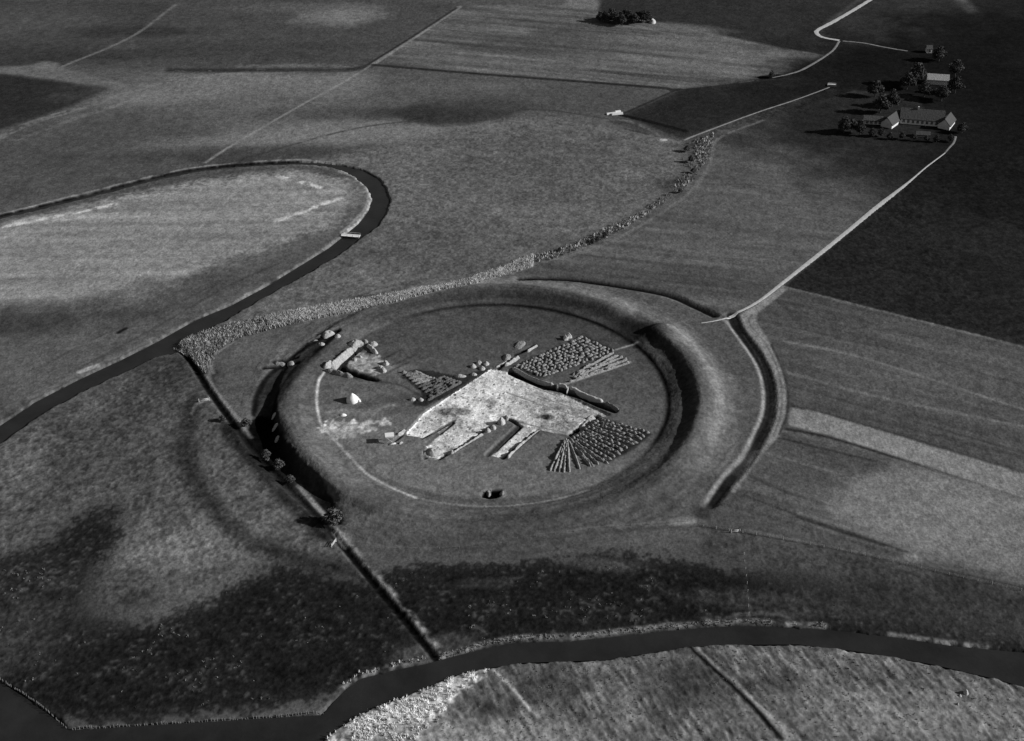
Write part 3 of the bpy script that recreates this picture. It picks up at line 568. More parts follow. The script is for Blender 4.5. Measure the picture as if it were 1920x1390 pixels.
# outer moat sections
bank('spoil_bank', [(606,635),(616,629),(628,625)], 3.2, 1.7, M_spoil, 'pale bank between the two dark slots high on the left moat')
heap(633, 631, 1.4, 1.6, .9, M_spoil, 'pale heap at the right end of the slotted bank on the moat')
heap(590, 641, 1.6, 1.6, .8, M_spoil, 'pale heap at the left end of the slotted bank on the moat')
heap(602, 646, 1.6, 1.4, .8, M_spoil, 'pale heap just below the slotted bank on the moat')
bank('spoil_bank', [(514,682),(524,682),(535,683)], 1.6, 1.0, M_turf, 'low bank in the left half of the trial trench on the meadow')
bank('spoil_bank', [(538,684),(545,684),(552,683)], 1.8, 1.3, M_spoil, 'bright bank in the right half of the trial trench on the meadow')
for (a, b, t) in [(513,781,'small pale heap high on the scarp above the black cut'), (516,801,'tall pale heap half-way down the scarp above the black cut'), (519,825,'tiny pale heap low on the scarp above the black cut')]:
    heap(a, b, 1.0 if 'tiny' in t or 'small' in t else 1.5, 1.1, 1.0, M_hay, t)
# scalloped bright rim of the western rampart
# heaps dumped by barrow: six shapes, many copies
protos = []
for k in range(6):
    nr, na = 5, 12; V = [(0, 0, 1)]; Fc = []
    for i in range(1, nr + 1):
        for j in range(na):
            a = 2*pi*j/na; r = i / nr * (1 + .55 * (R.random() - .5)); V.append((cos(a)*r, sin(a)*r, (1 - (i/nr)**1.4) * (1 + .7*(R.random() - .5)) - (.25 if i == nr else 0)))
    for j in range(na):
        Fc.append((0, 1 + j, 1 + (j+1) % na))
        for i in range(nr - 1):
            a = 1 + i*na; Fc.append((a + j, a + na + j, a + na + (j+1) % na, a + (j+1) % na))
    o = mesh_obj('turf_heap', V, Fc, M_turf); protos.append(o); o.hide_render = False
used = [False] * 6
def put(x, y, sx, sy, sz, rot, label, group, m=None):
    k = R.randrange(6); o = protos[k]
    if used[k]: o = o.copy(); col.objects.link(o)
    used[k] = True; o.location = (x, y, hz(x, y)); o.scale = (sx, sy, sz); o.rotation_euler = (0, 0, rot); tag(o, label, 'turf heap', group); return o
ordn = 'first second third fourth fifth sixth seventh eighth ninth tenth eleventh twelfth thirteenth fourteenth fifteenth sixteenth seventeenth eighteenth nineteenth twentieth'.split()
def heap_row(s, e, n, i, field, g, asp):
    an = math.atan2(e[1]-s[1], e[0]-s[0])
    for k in range(n):
        t = (k + .5 + R.uniform(-.22, .22)) / n; p = s + (e - s)*t + np.array([R.gauss(0, .2), R.gauss(0, .25)]); q = R.uniform(.75, 1.25)
        put(p[0], p[1], g*asp*q, g*R.uniform(.8, 1.15), g*R.uniform(.7, 1.15), an + R.uniform(-.3, .3) + (0 if 'low' in field else R.choice([0, .9, -.7])), '%s turf heap from the left in the %s row, %s heap field' % (ordn[k], ordn[i], field), 'turf heaps of the %s heap field' % field)
a, b, c, d = [G([q])[0] for q in [(968,688),(1096,631),(1150,657),(1016,708)]]
for i in range(9):
    f = i / 8; heap_row(a + (d-a)*f, b + (c-b)*f, 17, i, 'upper', .85, 1.5)
for i in range(11):
    f = i / 10; s_ = at(1122 - 54*f, 786 + 37*f); e_ = at(1217 - 80*f, 812 + 56*f); heap_row(s_, e_, 13 if i > 1 else 12, i, 'lower right', .78, 1.9)
# windrows
for i, (s, e) in enumerate([((1072,705),(1151,661)), ((1078,706),(1160,666)), ((1074,710),(1168,669)), ((1086,710),(1176,674)), ((1066,717),(1181,680))]):
    bank('turf_windrow', [s, ((s[0]+e[0])/2 + R.uniform(-2, 2), (s[1]+e[1])/2), e], 1.3, .9, M_turf, '%s turf row from the far side of the narrow fan beside the upper heap field' % ordn[i], 'turf row', 'turf rows of the narrow fan', .8)
for i, e in enumerate([(1031,884), (1039,885), (1048,886), (1057,887), (1067,886)]):
    s = (1060 + i, 824 + (i % 2)*3); bank('turf_windrow', [s, ((s[0]+e[0])/2, (s[1]+e[1])/2), e], 1.25, 1.0, M_turf, '%s turf row from the left of the spread fan at the bottom of the camp' % ordn[i], 'turf row', 'turf rows of the spread fan', .6)
bank('turf_windrow', [(1066,826),(1078,855),(1087,881)], 1.2, .9, M_turf, 'single turf row standing right of the spread fan', 'turf row')
for i, (s, e) in enumerate([((1077,840),(1108,876)), ((1083,846),(1114,876)), ((1078,834),(1122,872)), ((1066,824),(1134,868))]):
    bank('turf_windrow', [s, ((s[0]+e[0])/2, (s[1]+e[1])/2 - 1), e], 1.2, .95, M_turf, '%s turf row from the left between the spread fan and the lower right heap field' % ordn[i], 'turf row', 'turf rows below the lower heap field', .7)
# dark dumped turf left of the dig
for i in range(8):
    f = i / 7; s = (752 + 14*f + 28*f, 702 + 36*f*1.05 - 3); e = (792 + 44*f, 700 + 18*f)
    bank('turf_windrow', [s, ((s[0]+e[0])/2, (s[1]+e[1])/2), e], 1.7, .9, M_turf if i < 5 else M_darkturf, '%s row from the top of the dark dumped turf left of the dig' % ordn[i], 'turf row', 'rows of dark dumped turf left of the dig', .8)
for i in range(6):
    f = i / 5; s = (790 + 8*f, 756 - 8*f); e = (870 - 14*f, 706 - 3*f + 2)
    s = (800 + i*3, 752 - i*7); e = (866 - i*6, 716 - i*2)
    bank('turf_windrow', [s, e], 1.7, .9, M_darkturf, '%s dark row from the dig in the strip of turf along its upper left edge' % ordn[i], 'turf row', 'dark turf strip along the dig', .9)
heap(855, 741, .9, .9, .6, M_spoil, 'lone pale clod at the upper left edge of the dig'); heap(774, 750, 1.4, 1.2, 1.0, M_spoil, 'pale lump at the foot of the dumped turf, left'); heap(789, 750, 1.2, 1.2, 1.0, M_spoil, 'pale lump at the foot of the dumped turf, right')
heap(862, 706, 2.4, 1.2, 1.0, M_spoil, 'pale elongated heap on the top edge of the dark turf strip'); heap(888, 703, 1.4, 1.0, .9, M_spoil, 'small pale heap above the middle of the dig edge')
heap(643, 779, 1.4, .9, .8, M_canvas, 'small bright pile of sacking below the bell tent', 'sacking_pile', 'pile')

# ------------------------------------------------------------------ tents, stand, small structures
def lathe(prof, na=20, sq=0):
    V = []; Fc = []
    for r, z in prof:
        for j in range(na):
            a = 2*pi*j/na; V.append((r*cos(a), r*sin(a), z))
    for i in range(len(prof) - 1):
        for j in range(na): Fc.append((i*na + j, i*na + (j+1) % na, (i+1)*na + (j+1) % na, (i+1)*na + j))
    Fc.append(tuple(range((len(prof)-1)*na, len(prof)*na))); return V, Fc
def box(V, Fc, c, s, rz=0, top=None):
    b = len(V); tx, ty = top or (1, 1)
    for z, kx, ky in ((-1, 1, 1), (1, tx, ty)):
        for X, Y in ((-1, -1), (1, -1), (1, 1), (-1, 1)):
            x, y = X*s[0]/2*kx, Y*s[1]/2*ky; V.append((c[0] + x*cos(rz) - y*sin(rz), c[1] + x*sin(rz) + y*cos(rz), c[2] + z*s[2]/2))
    Fc += [(b, b+3, b+2, b+1), (b+4, b+5, b+6, b+7)] + [(b+i, b+(i+1) % 4, b+4+(i+1) % 4, b+4+i) for i in range(4)]
def rod(V, Fc, a, b, r):
    a = np.array(a, float); b = np.array(b, float); d = b - a; d /= np.linalg.norm(d); u = np.cross(d, [0, 0, 1] if abs(d[2]) < .9 else [1, 0, 0]); u /= np.linalg.norm(u); v = np.cross(d, u); k = len(V)
    for p in (a, b):
        for j in range(5): t = 2*pi*j/5; V.append(tuple(p + r*(cos(t)*u + sin(t)*v)))
    for j in range(5): Fc.append((k + j, k + (j+1) % 5, k + 5 + (j+1) % 5, k + 5 + j))
c = P3(661, 752); t = empty('bell_tent', c, 0, 'white bell tent on the grass in the left of the camp', 'tent')
V, Fc = lathe([(2.4, 0), (2.35, 1.2), (1.75, 2.0), (.8, 3.0), (.08, 3.6)], 16)
V = [(x*(1 + .05*cos(5*math.atan2(y, x))), y*(1 + .05*cos(5*math.atan2(y, x))), z) for x, y, z in V]
mesh_obj('canvas', V, Fc, M_canvas, t); V, Fc = [], []; rod(V, Fc, (0, 0, 3.5), (0, 0, 4.1), .06); mesh_obj('tent_pole', V, Fc, M_wood, t)
V, Fc = [], []; box(V, Fc, (2.6, -.2, .45), (1.3, 1.6, .9), .3, (.4, .8)); mesh_obj('door_flap', V, Fc, M_canvas, t)
for k in range(5):
    a = k*1.257 + .3; V, Fc = [], []; rod(V, Fc, (2.1*cos(a), 2.1*sin(a), .8), (3.2*cos(a), 3.2*sin(a), 0), .02); mesh_obj('guy_rope', V, Fc, M_wood, t)
c = P3(731, 829); t = empty('lookout_stand', c, .15, 'white-topped wooden lookout stand on lattice legs beside the dig', 'lookout stand')
V, Fc = [], []; box(V, Fc, (0, 0, 3.0), (2.9, 2.4, .7), 0, (1.15, 1.1)); mesh_obj('cabin', V, Fc, M_canvas, t, False)
for sx in (-1, 1):
    for sy in (-1, 1): V, Fc = [], []; rod(V, Fc, (sx*1.4, sy*1.2, 0), (sx*1.1, sy*.95, 2.7), .09); mesh_obj('leg', V, Fc, M_wood, t)
for q in (((-1.4,-1.2,.2),(1.1,-1,2.6)), ((1.4,-1.2,.2),(-1.1,-1,2.6)), ((-1.4,1.2,.2),(1.1,1,2.6)), ((1.4,1.2,.2),(1.1,-1,2.6)), ((-1.4,-1.2,.2),(-1.1,1,2.6))): V, Fc = [], []; rod(V, Fc, *q, .06); mesh_obj('brace', V, Fc, M_pale, t)
V, Fc = [], []; box(V, Fc, (.8, -1.5, .12), (2.6, .8, .2), .2); mesh_obj('plank_step', V, Fc, M_pale, t)
for (a, b, lb) in [(1061,637,'left small white tent at the top of the upper heap field'), (1068,633,'right small white tent at the top of the upper heap field')]:
    c = P3(a, b); t = empty('ridge_tent', c, .3, lb, 'tent', 'two small tents by the upper heap field')
    V = [(-.8,-.9,0),(.8,-.9,0),(.8,.9,0),(-.8,.9,0),(-.75,-.9,.8),(.75,-.9,.8),(.75,.9,.8),(-.75,.9,.8),(0,-1.0,1.9),(0,1.0,1.9)]
    mesh_obj('canvas', V, [(0,1,5,4),(1,2,6,5),(2,3,7,6),(3,0,4,7),(4,5,8),(6,7,9),(5,6,9,8),(7,4,8,9)], M_canvas, t, False)
    V, Fc = [], []; rod(V, Fc, (0, -1.05, 0), (0, -1.05, 2.0), .05); mesh_obj('tent_pole', V, Fc, M_wood, t)
c = P3(921, 928); t = empty('survey_marker', (c[0], c[1], hz(c[0], c[1])), 0, 'white survey board standing in the small dark pit on the near rampart', 'marker')
V, Fc = [], []; box(V, Fc, (0, 0, 2.0), (.55, .15, 1.1)); mesh_obj('board', V, Fc, M_pale, t, False)
V, Fc = [], []; rod(V, Fc, (0, .12, 0), (0, .12, 2.5), .05); mesh_obj('post', V, Fc, M_wood, t)
heap(916, 928, .8, 1.3, 1.1, M_turf, 'grey hump of earth left standing in the small pit on the near rampart', 'earth_hump', 'earth hump')
heap(941, 925, .9, 1.6, .4, M_turf, 'low turf heap at the right rim of the small pit on the near rampart')
# footbridge over the left river
a = at(640, 441); b = at(675, 444); mid = (a + b)/2; L = np.linalg.norm(b - a); t = empty('footbridge', (mid[0], mid[1], .05), math.atan2(b[1]-a[1], b[0]-a[0]), 'white plank footbridge across the left river', 'bridge')
V, Fc = [], []; n = int(L / .5)
for k in range(n): box(V, Fc, (-L/2 + (k + .5)*L/n, 0, .2), (L/n*.92, 2.6, .12))
mesh_obj('deck', V, Fc, M_canvas, t, False)
for s in (-1, 1):
    V, Fc = [], []; box(V, Fc, (0, s*1.1, 0), (L, .22, .26)); mesh_obj('beam', V, Fc, M_wood, t, False)
    V, Fc = [], []; rod(V, Fc, (-L/2, s*1.25, 1.1), (L/2, s*1.25, 1.1), .07); mesh_obj('handrail', V, Fc, M_pale, t)
    for k in range(4): V, Fc = [], []; x = -L/2 + .3 + k*(L - .6)/3; rod(V, Fc, (x, s*1.25, -1.6), (x, s*1.25, 1.1), .09); mesh_obj('post', V, Fc, M_wood, t)
# culverts / small pale structures
c = P3(1153, 214); t = empty('culvert', c, .1, 'pale stone culvert where three ditches meet in the far meadow', 'culvert')
for k, (x, y, sx, rz, h) in enumerate([(-2.2, .2, 5.2, .25, .8), (2.0, 2.6, 3.4, .3, .8), (1.2, -.8, 6.5, .12, 1.0)]):
    V, Fc = [], []; box(V, Fc, (x, y, h/2), (sx, 1.4, h), rz, (.95, .7)); mesh_obj('stone_wall', V, Fc, M_white, t, False)
c = P3(1559, 161); t = empty('stone_bridge', c, -.15, 'small pale stone bridge at the far end of the meadow path', 'bridge')
V, Fc = [], []; box(V, Fc, (0, 0, .35), (4.6, 2.4, .7), 0, (.95, .9)); mesh_obj('deck', V, Fc, M_white, t, False)
for s in (-1, 1): V, Fc = [], []; box(V, Fc, (.3, s*1.35, .6), (4.8, .3, 1.2)); mesh_obj('parapet', V, Fc, M_stone, t, False)
heap(1240, 263, 3.2, 1.6, .8, M_stone, 'low pale stone heap at the bend of the far ditch', 'stone_heap', 'stone heap')
heap(1223, 42, 2.4, 3.6, 2.4, M_hay, 'round pale stack at the right end of the far grove', 'hay_stack', 'hay stack')
c = P3(1811, 1302); t = heap(1811, 1300, .75, 1.0, 1.5, M_hay, 'larger white haycock near the lower right corner', 'haycock', 'haycock', rot=.4)
heap(1800, 1305, .45, .6, .6, M_hay, 'smaller white haycock left of the larger one in the lower right', 'haycock', 'haycock')
heap(1796, 1321, .25, .5, .6, M_hay, 'tiny white haycock below the pair in the lower right', 'haycock', 'haycock')
# landing boards / little gate on the west stream
def gate(px, py, rz, ln, lb):
    c = P3(px, py); t = empty('field_gate', c, rz, lb, 'gate')
    for x in (-ln/2, ln/2): V, Fc = [], []; rod(V, Fc, (x, 0, -.2), (x, 0, 1.6), .11); mesh_obj('post', V, Fc, M_pale, t)
    V, Fc = [], []
    for z in (.4, .8, 1.2): box(V, Fc, (0, 0, z), (ln, .06, .16))
    rod(V, Fc, (-ln/2, 0, .3), (ln/2, 0, 1.3), .05); mesh_obj('rails', V, Fc, M_pale, t)
gate(626, 1021, 1.2, 3.2, 'pale field gate at the path crossing on the diagonal stream')
gate(383, 753, .3, 4.0, 'pale field gate beside the upper end of the diagonal stream')
gate(1379, 999, .1, 3.0, 'small pale gate in the long fence right of the camp')

# ------------------------------------------------------------------ fences
def fence(px, step, h, lb, rail=True, r=.07, m=None, name='post_fence', off=0):
    P = smooth(G(px), 8) if len(px) > 2 else G(px); seg = np.hypot(*np.diff(P, axis=0).T); s = np.r_[0, np.cumsum(seg)]; n = max(2, min(100, int(s[-1] / step)))
    tt_ = np.linspace(0, s[-1], n) + np.array([R.uniform(-.25, .25)*step*off for _ in range(n)]); X = np.interp(tt_, s, P[:, 0]); Y = np.interp(tt_, s, P[:, 1]); Z = samp(HM, X, Y)
    t = empty(name, (X[0], Y[0], Z[0]), 0, lb, 'fence'); V0, F0 = [], []; rod(V0, F0, (0, 0, -.3), (0, 0, h), r); base = None; m = m or M_wood
    for i in range(n):
        if base is None: o = base = mesh_obj('post', V0, F0, m, t)
        else: o = base.copy(); col.objects.link(o); o.parent = t
        o.location = (X[i]-X[0], Y[i]-Y[0], Z[i]-Z[0]); o.rotation_euler = (R.gauss(0, .05), R.gauss(0, .05), 0); o.scale = (1, 1, R.uniform(.8, 1.15))
    if rail:
        for k, zr in enumerate((.55, 1.0)):
            V, Fc = [], []
            for i in range(n - 1): rod(V, Fc, (X[i]-X[0], Y[i]-Y[0], Z[i]-Z[0]+zr), (X[i+1]-X[0], Y[i+1]-Y[0], Z[i+1]-Z[0]+zr), .018)
            mesh_obj('wire', V, Fc, m, t)
fence([(1318,988),(1440,1007),(1600,1037),(1700,1060),(1915,1108)], 4.2, 1.2, 'long post and wire fence at the foot of the fields right of the camp', m=M_pale)
fence([(640,1024),(760,1030),(870,1028),(1000,1010),(1140,992),(1290,978)], 6, 1.1, 'post and wire fence along the near foot of the rampart')
fence([(1395,1040),(1402,1110),(1404,1168)], 3.0, 1.1, 'short fence running down the dark marsh to the stream', rail=False, m=M_pale)
fence([(-10,1268),(40,1298),(85,1330),(125,1364)], .9, 1.0, 'row of pale bank stakes running down the lower left corner', rail=False, r=.09, m=M_wood, name='stake_row', off=1.6)
fence([(135,1366),(300,1356),(450,1347),(605,1336)], .95, 1.1, 'row of pale bank stakes along the bottom water edge, lower left', rail=False, r=.09, m=M_wood, name='stake_row', off=1.6)

# ------------------------------------------------------------------ grass tufts and reeds (uncountable)
def tufts(name, pts, hmin, hmax, wid, blades, m, lean=.35, lab=None, kind='stuff', base=0.0):
    n = len(pts); Vs = []; P = np.repeat(pts, blades, axis=0); N = len(P)
    a = rng.uniform(0, 2*pi, N); off = rng.uniform(0, wid*1.2, N); x = P[:, 0] + np.cos(a)*off; y = P[:, 1] + np.sin(a)*off
    z = samp(HM, x, y) + base; h = rng.uniform(hmin, hmax, N); b = rng.uniform(0, 2*pi, N); w_ = wid*rng.uniform(.6, 1.2, N)*.5
    lx = np.cos(a)*lean*h*rng.uniform(.2, 1, N); ly = np.sin(a)*lean*h*rng.uniform(.2, 1, N)
    V = np.stack([np.stack([x - np.cos(b)*w_, y - np.sin(b)*w_, z - .05], 1), np.stack([x + np.cos(b)*w_, y + np.sin(b)*w_, z - .05], 1), np.stack([x + lx + np.cos(b)*w_*.5, y + ly + np.sin(b)*w_*.5, z + h*.8], 1), np.stack([x + lx - np.cos(b)*w_*.3, y + ly, z + h], 1)], 1).reshape(-1, 3)
    o = mesh_obj(name, V, np.arange(4*N).reshape(-1, 4), m, smoothf=False); return tag(o, lab, None, None, kind)
def scatter(px, dens, mask=None, world=False):
    P = np.asarray(px) if world else G(px); x0, y0 = P.min(0); x1, y1 = P.max(0); n = int((x1-x0)*(y1-y0)*dens)
    Q = np.stack([rng.uniform(x0, x1, n), rng.uniform(y0, y1, n)], 1); ins = np.zeros(n, bool)
    for i in range(len(P)):
        a, b = P[i], P[(i+1) % len(P)]
        c_ = (a[1] > Q[:, 1]) != (b[1] > Q[:, 1]); xx = a[0] + (Q[:, 1]-a[1])*(b[0]-a[0])/((b[1]-a[1]) or 1e-9); ins ^= c_ & (Q[:, 0] < xx)
    Q = Q[ins & (Q[:, 1] > Y0) & (Q[:, 1] < Y1)]
    if mask is not None: Q = Q[mask(Q[:, 0], Q[:, 1])]
    return Q
reed_pale = [(500,596),(560,584),(630,572),(740,554),(860,534),(900,518),(940,504),(1000,480),(1000,500),(940,519),(870,541),(740,573),(640,590),(560,604),(505,616)]
tufts('reed_bed', scatter(reed_pale, 7.0), 1.0, 2.1, .26, 4, M_reed, lab='pale band of dry reeds along the brook behind the camp')
reed_mid = [(325,652),(360,632),(430,611),(500,596),(560,584),(565,604),(500,620),(450,634),(412,655),(395,685),(385,705),(360,672)]
tufts('reed_bed', scatter(reed_mid, 3.0), .8, 1.9, .28, 4, M_reed2, lab='greyish reeds in the wedge where the brook joins the left river')
tufts('reed_bed', scatter(reed_mid, 1.0), 1.2, 2.0, .28, 4, M_reed, lab='dry pale stalks among the reeds of the wedge by the left river')
reed_far = [(1000,482),(1060,464),(1130,434),(1200,399),(1262,355),(1283,320),(1278,272),(1340,252),(1330,290),(1310,330),(1270,365),(1200,411),(1140,446),(1060,477),(1000,500)]
tufts('reed_bed', scatter(reed_far, .8, lambda x, y: samp(N3, x, y) + samp(N2, x, y) > -.2), .5, 1.6, .4, 4, M_reed2, lab='patchy scrubby reeds up the brook towards the meadow path')
tufts('reed_bed', scatter(reed_far, .25, lambda x, y: samp(N2, x, y) > .0), .7, 1.5, .7, 3, M_reed, lab='pale tufts scattered in the scrubby upper brook')
bankp = [(560,1430),(600,1372),(690,1332),(740,1312),(807,1288),(854,1266),(924,1250),(974,1243),(1140,1237),(1280,1214),(1400,1208),(1497,1208),(1614,1222),(1747,1245),(1847,1268),(1960,1292),(1960,1430)]
tufts('bank_grass', scatter(bankp, .22, lambda x, y: (samp(N2, x, y)*.6 + samp(N3, x, y)) > -.1), .15, .35, .4, 3, M_reedm, lab='coarse tussocky grass on the near bank of the stream')
tufts('bank_reeds', scatter([(598,1392),(640,1362),(690,1332),(760,1303),(850,1266),(925,1250),(905,1268),(862,1292),(835,1330),(820,1352),(775,1392)], 2.2, lambda x, y: samp(N3, x, y) > -.1), .5, 1.1, .3, 4, mat('bleached_reed', .85, .35, .3, 0), lab='bleached white reeds on the near bank, bottom centre')
marshp = [(150,1140),(300,1165),(430,1100),(545,1060),(680,1095),(850,1056),(1100,1050),(1280,1052),(1540,1104),(1700,1150),(1600,1180),(1280,1170),(1000,1195),(800,1240),(620,1300),(300,1340),(130,1345),(0,1260),(-60,1080),(80,1060)]
tufts('marsh_tufts', scatter(marshp, .16, lambda x, y: (samp(N3, x, y)*.8 + samp(N2, x, y)*.7) > .3), .25, .6, .35, 3, M_reedm, lab='thin scattered tufts standing out of the dark marsh')
edge = np.vstack([G([(823,1236),(924,1208),(974,1200),(1060,1199),(1140,1191),(1280,1176),(1380,1169),(1460,1171),(1547,1176)])]); e2 = edge + np.array([0, 1.8])
tufts('shore_reeds', scatter(np.vstack([edge, e2[::-1]]), 2.4, lambda x, y: samp(N2, x, y) + samp(N3, x, y)*.6 > -.25, True), .3, .7, .3, 3, M_reed2, lab='thin pale line of reeds along the far shore of the stream')
tufts('shore_reeds', scatter([(640,1292),(673,1267),(740,1250),(797,1239),(797,1233),(740,1244),(673,1262),(640,1286)], 2.0, lambda x, y: samp(N3, x, y) > -.1), .5, 1.1, .45, 3, M_reed, lab='broken pale reeds on the shore left of the diagonal stream mouth')

# ------------------------------------------------------------------ trees and bushes
def tree_mesh(h, r, seed, leafs, ls=.55, squat=.75):
    q = random.Random(seed); TV, TF = [], []
    th = h * .38; prev = (0, 0, -.3)
    rings = []
    for k, (z, rad) in enumerate([(-.3, .035*h), (th*.5, .026*h), (th, .02*h), (h*.72, .008*h)]):
        b = len(TV); dx = q.gauss(0, .02*h) if k else 0
        for j in range(7): a = 2*pi*j/7; TV.append((dx + rad*cos(a), rad*sin(a), z))
        if k:
            for j in range(7): TF.append((b-7+j, b-7+(j+1) % 7, b+(j+1) % 7, b+j))
    lobes = []
    for k in range(9):
        a = q.uniform(0, 2*pi); e = q.uniform(.15, .8); rr_ = r*.62*(1 - .4*e); c = (cos(a)*rr_*q.uniform(.4, 1.1), sin(a)*rr_*q.uniform(.4, 1.1), h*(.24 + .5*e)); lobes.append((c, r*q.uniform(.34, .55)))
        rod(TV, TF, (0, 0, th*q.uniform(.7, 1)), c, .008*h)
    lobes.append(((0, 0, h*.83), r*.45))
    LV = []
    for _ in range(leafs):
        c, rad = q.choice(lobes); d = np.array([q.gauss(0, 1) for _ in range(3)]); d /= np.linalg.norm(d); p = np.array(c) + d*rad*(q.random() ** .35)*np.array([1, 1, squat]); p[2] = max(p[2], h*.12)
        n_ = np.array([q.gauss(0, 1) for _ in range(3)]) + d*1.2; n_ /= np.linalg.norm(n_); u = np.cross(n_, [q.gauss(0, 1), q.gauss(0, 1), q.gauss(0, 1)]); u /= np.linalg.norm(u); v = np.cross(n_, u); s = ls*q.uniform(.6, 1.3)
        LV += [p - u*s, p + v*s*.6, p + u*s, p - v*s*.6]
    return TV, TF, np.array(LV)
TP = {}
def tree(kind, px, py, s, lb, group=None, rz=None):
    c = P3(px, py); t = empty('broadleaf_tree' if kind != 'bush' else 'willow_bush', c, R.uniform(0, 6.28) if rz is None else rz, lb, 'tree' if kind != 'bush' else 'bush', group)
    key = (kind, R.randrange(3))
    if key not in TP:
        h, r, n, ls = {'farm': (8.5, 4.4, 1700, .45), 'bush': (5, 3.0, 1300, .34), 'small': (6, 2.4, 700, .4)}[kind]
        TV, TF, LV = tree_mesh(h, r, 100 + key[1]*7 + len(kind), n, ls)
        a = mesh_obj('trunk', TV, TF, M_bark, t); b = mesh_obj('crown', LV, np.arange(len(LV)).reshape(-1, 4), M_leaf if kind != 'bush' else M_leaf2, t, False); TP[key] = (a, b)
    else:
        for o in TP[key]: k = o.copy(); col.objects.link(k); k.parent = t
    t.scale = (s, s, s*R.uniform(.9, 1.1)); return t
gF = 'dark trees round the farm'
for px, py, s, lb in [(1582,250,1.05,'outermost dark tree at the left tip of the farm, casting the long shadow'), (1596,247,.9,'second dark tree from the left beside the farm'), (1612,252,.9,'third tree from the left, in front of the low outbuilding'), (1634,256,.6,'dark tree below the low outbuilding'), (1652,256,.6,'dark tree standing in front of the left farm wing'), (1668,262,.5,'round dark tree below the left farm wing'),
        (1690,262,.5,'dark tree in the garden below the gap between wing and farmhouse'), (1712,264,.45,'garden tree below the left half of the farmhouse'), (1736,266,.45,'garden tree below the middle of the farmhouse'), (1756,267,.5,'garden tree left of the right farm wing'), (1782,266,.55,'tree in front of the end of the right farm wing'), (1803,250,.8,'dark tree right of the right farm wing'),
        (1716,160,1.6,'tall feathery tree left of the far pale barn'), (1700,168,1.2,'dark tree left of the tall feathery tree'), (1650,212,1.3,'dark tree beyond the left farm wing, casting a shadow over the field'), (1672,200,1.2,'dark tree behind the gap left of the farmhouse'), (1640,182,1.2,'leftmost dark tree behind the farm'), (1732,182,1.1,'dark tree between farmhouse and far barn'), (1765,190,1.2,'dark tree behind the right end of the farmhouse'),
        (1790,175,1.3,'dark tree right below the far pale barn'), (1790,145,1.3,'dark tree right of the far pale barn'), (1760,115,1.2,'dark tree below the small white cottage')]:
    tree('farm', px, py, s, lb, gF)
gG = 'trees of the far grove'
for k in range(16):
    a = 1124 + 92*(k + .5)/16 + R.uniform(-2, 2); b = 33 + 12*(.5 - abs((k + .5)/16 - .5))*R.uniform(-1.2, 1.4) + 8
    tree('farm', a, b, R.uniform(.75, 1.0), '%s dark tree from the left in the dense far grove' % ordn[k], gG)
for px, py, s, lb in [(418,790,.55,'small bush at the upper bend of the diagonal stream'), (462,800,.8,'bush on the diagonal stream above the black cut'), (523,880,.9,'bush in the black cut below the scarp'), (626,983,1.45,'big round grey willow bush at the path crossing on the diagonal stream'), (545,905,.7,'bush beside the diagonal stream, under the black cut'), (500,862,.8,'bush at the left edge of the black cut')]:
    tree('bush', px, py, s, lb)
for px, py, s, lb in [(1112,458,.55,'dark low bush on the brook right of the pale reeds'), (1135,447,.65,'dark bush at the bend of the brook'), (1122,452,.55,'dark bush between the two others on the brook'), (1275,362,.5,'bush below the sharp turn of the upper brook'), (1050,472,.45,'small dark bush at the end of the pale reed band'), (1288,285,.75,'dark bush at the top of the upper brook'), (1296,305,.75,'dark bush on the curve of the upper brook'), (1300,325,.65,'dark bush at the bottom of the brook curve'), (1447,146,.8,'dark bush where the far track meets the ditch')]:
    tree('bush', px, py, s, lb)

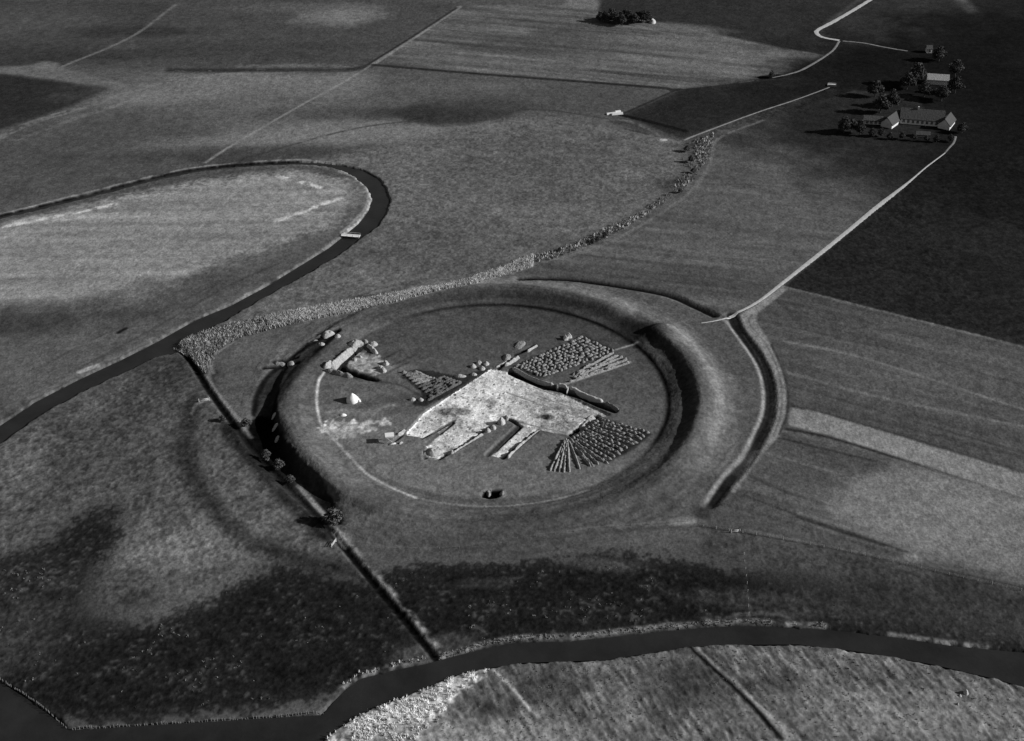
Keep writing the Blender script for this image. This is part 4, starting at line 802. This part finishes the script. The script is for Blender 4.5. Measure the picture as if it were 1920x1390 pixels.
# ------------------------------------------------------------------ farm
def house(px, py, L, W, wh, rh, rz, lb, name, wallm, roofm, wins=0, chim=(), front=-1, cat='house', gablem=None, z=0):
    c = P3(px, py); t = empty(name, c, rz, lb, cat)
    V, Fc = [], []; box(V, Fc, (0, 0, wh/2), (L, W, wh)); mesh_obj('wall', V, Fc, wallm, t, False)
    for s in (-1, 1):
        V = [(s*L/2, -W/2, wh), (s*L/2, W/2, wh), (s*L/2, 0, wh + rh), (s*(L/2 - .25), -W/2, wh), (s*(L/2 - .25), W/2, wh), (s*(L/2 - .25), 0, wh + rh)]
        mesh_obj('gable', V, [(0,1,2),(5,4,3),(0,3,4,1),(1,4,5,2),(2,5,3,0)], gablem or wallm, t, False)
    k = .35; ov = .3; V = []; q = (rh / (W/2)) * .5
    for x in (-L/2 - ov, L/2 + ov):
        V += [(x, -W/2 - .5, wh - q), (x, 0, wh + rh + .05), (x, W/2 + .5, wh - q), (x, -W/2 - .5, wh - q + k), (x, 0, wh + rh + .05 + k), (x, W/2 + .5, wh - q + k)]
    rf = mesh_obj('roof', V, [(0,6,7,1),(1,7,8,2),(3,4,10,9),(4,5,11,10),(0,1,4,3),(1,2,5,4),(6,9,10,7),(7,10,11,8),(0,3,9,6),(2,8,11,5)], roofm, t, False)
    for x in chim: V, Fc = [], []; box(V, Fc, (x, 0, wh + rh + .6), (.8, .8, 1.8)); mesh_obj('chimney', V, Fc, M_white, rf, False)
    for i in range(wins):
        x = -L/2 + 1.9 + (L - 3.2)*i/max(1, wins - 1); V, Fc = [], []; box(V, Fc, (x, front*(W/2 + .02), wh*.52), (1.15, .12, 1.5)); wv = mesh_obj('window', V, Fc, M_glass, t, False)
        V, Fc = [], []; box(V, Fc, (x, front*(W/2 + .1), wh*.52), (.08, .05, 1.5)); box(V, Fc, (x, front*(W/2 + .13), wh*.55), (1.15, .04, .08)); mesh_obj('glazing_bar', V, Fc, M_white, wv, False)
    return t
house(1727, 230, 23, 8, 3.3, 4.2, radians(-12), 'long white farmhouse with a dark thatched roof and a row of windows', 'farmhouse', M_canvas, M_thatch, 9, (-2.5,))
house(1672, 232, 14, 6.4, 2.4, 3.2, radians(52), 'left farm wing with sunlit roof slope running away from the camera', 'farm_wing', M_white, M_roofl, cat='barn')
house(1774, 236, 11, 6.4, 2.4, 3.2, radians(60), 'right farm wing whose roof end stands before the farmhouse', 'farm_wing', M_white, M_roofl, cat='barn')
house(1636, 231, 10, 4, 2.4, 1.6, radians(-9), 'low white outbuilding at the left end of the farm', 'outbuilding', M_white, M_thatch, 4, cat='outbuilding')
house(1757, 156, 12, 6, 3.0, 2.2, radians(-10), 'far pale barn standing alone beyond the farmhouse', 'far_barn', M_white, M_stone, cat='barn')
house(1741, 98, 3.2, 3.2, 2.6, 1.4, 0, 'tiny white cottage among the dark trees at the top right', 'cottage', M_white, M_thatch, 1)
house(1730, 256, 7, 3, 1.6, 1.0, radians(-8), 'low grey shed in the shaded farm garden', 'garden_shed', M_stone, M_roofl, cat='shed')
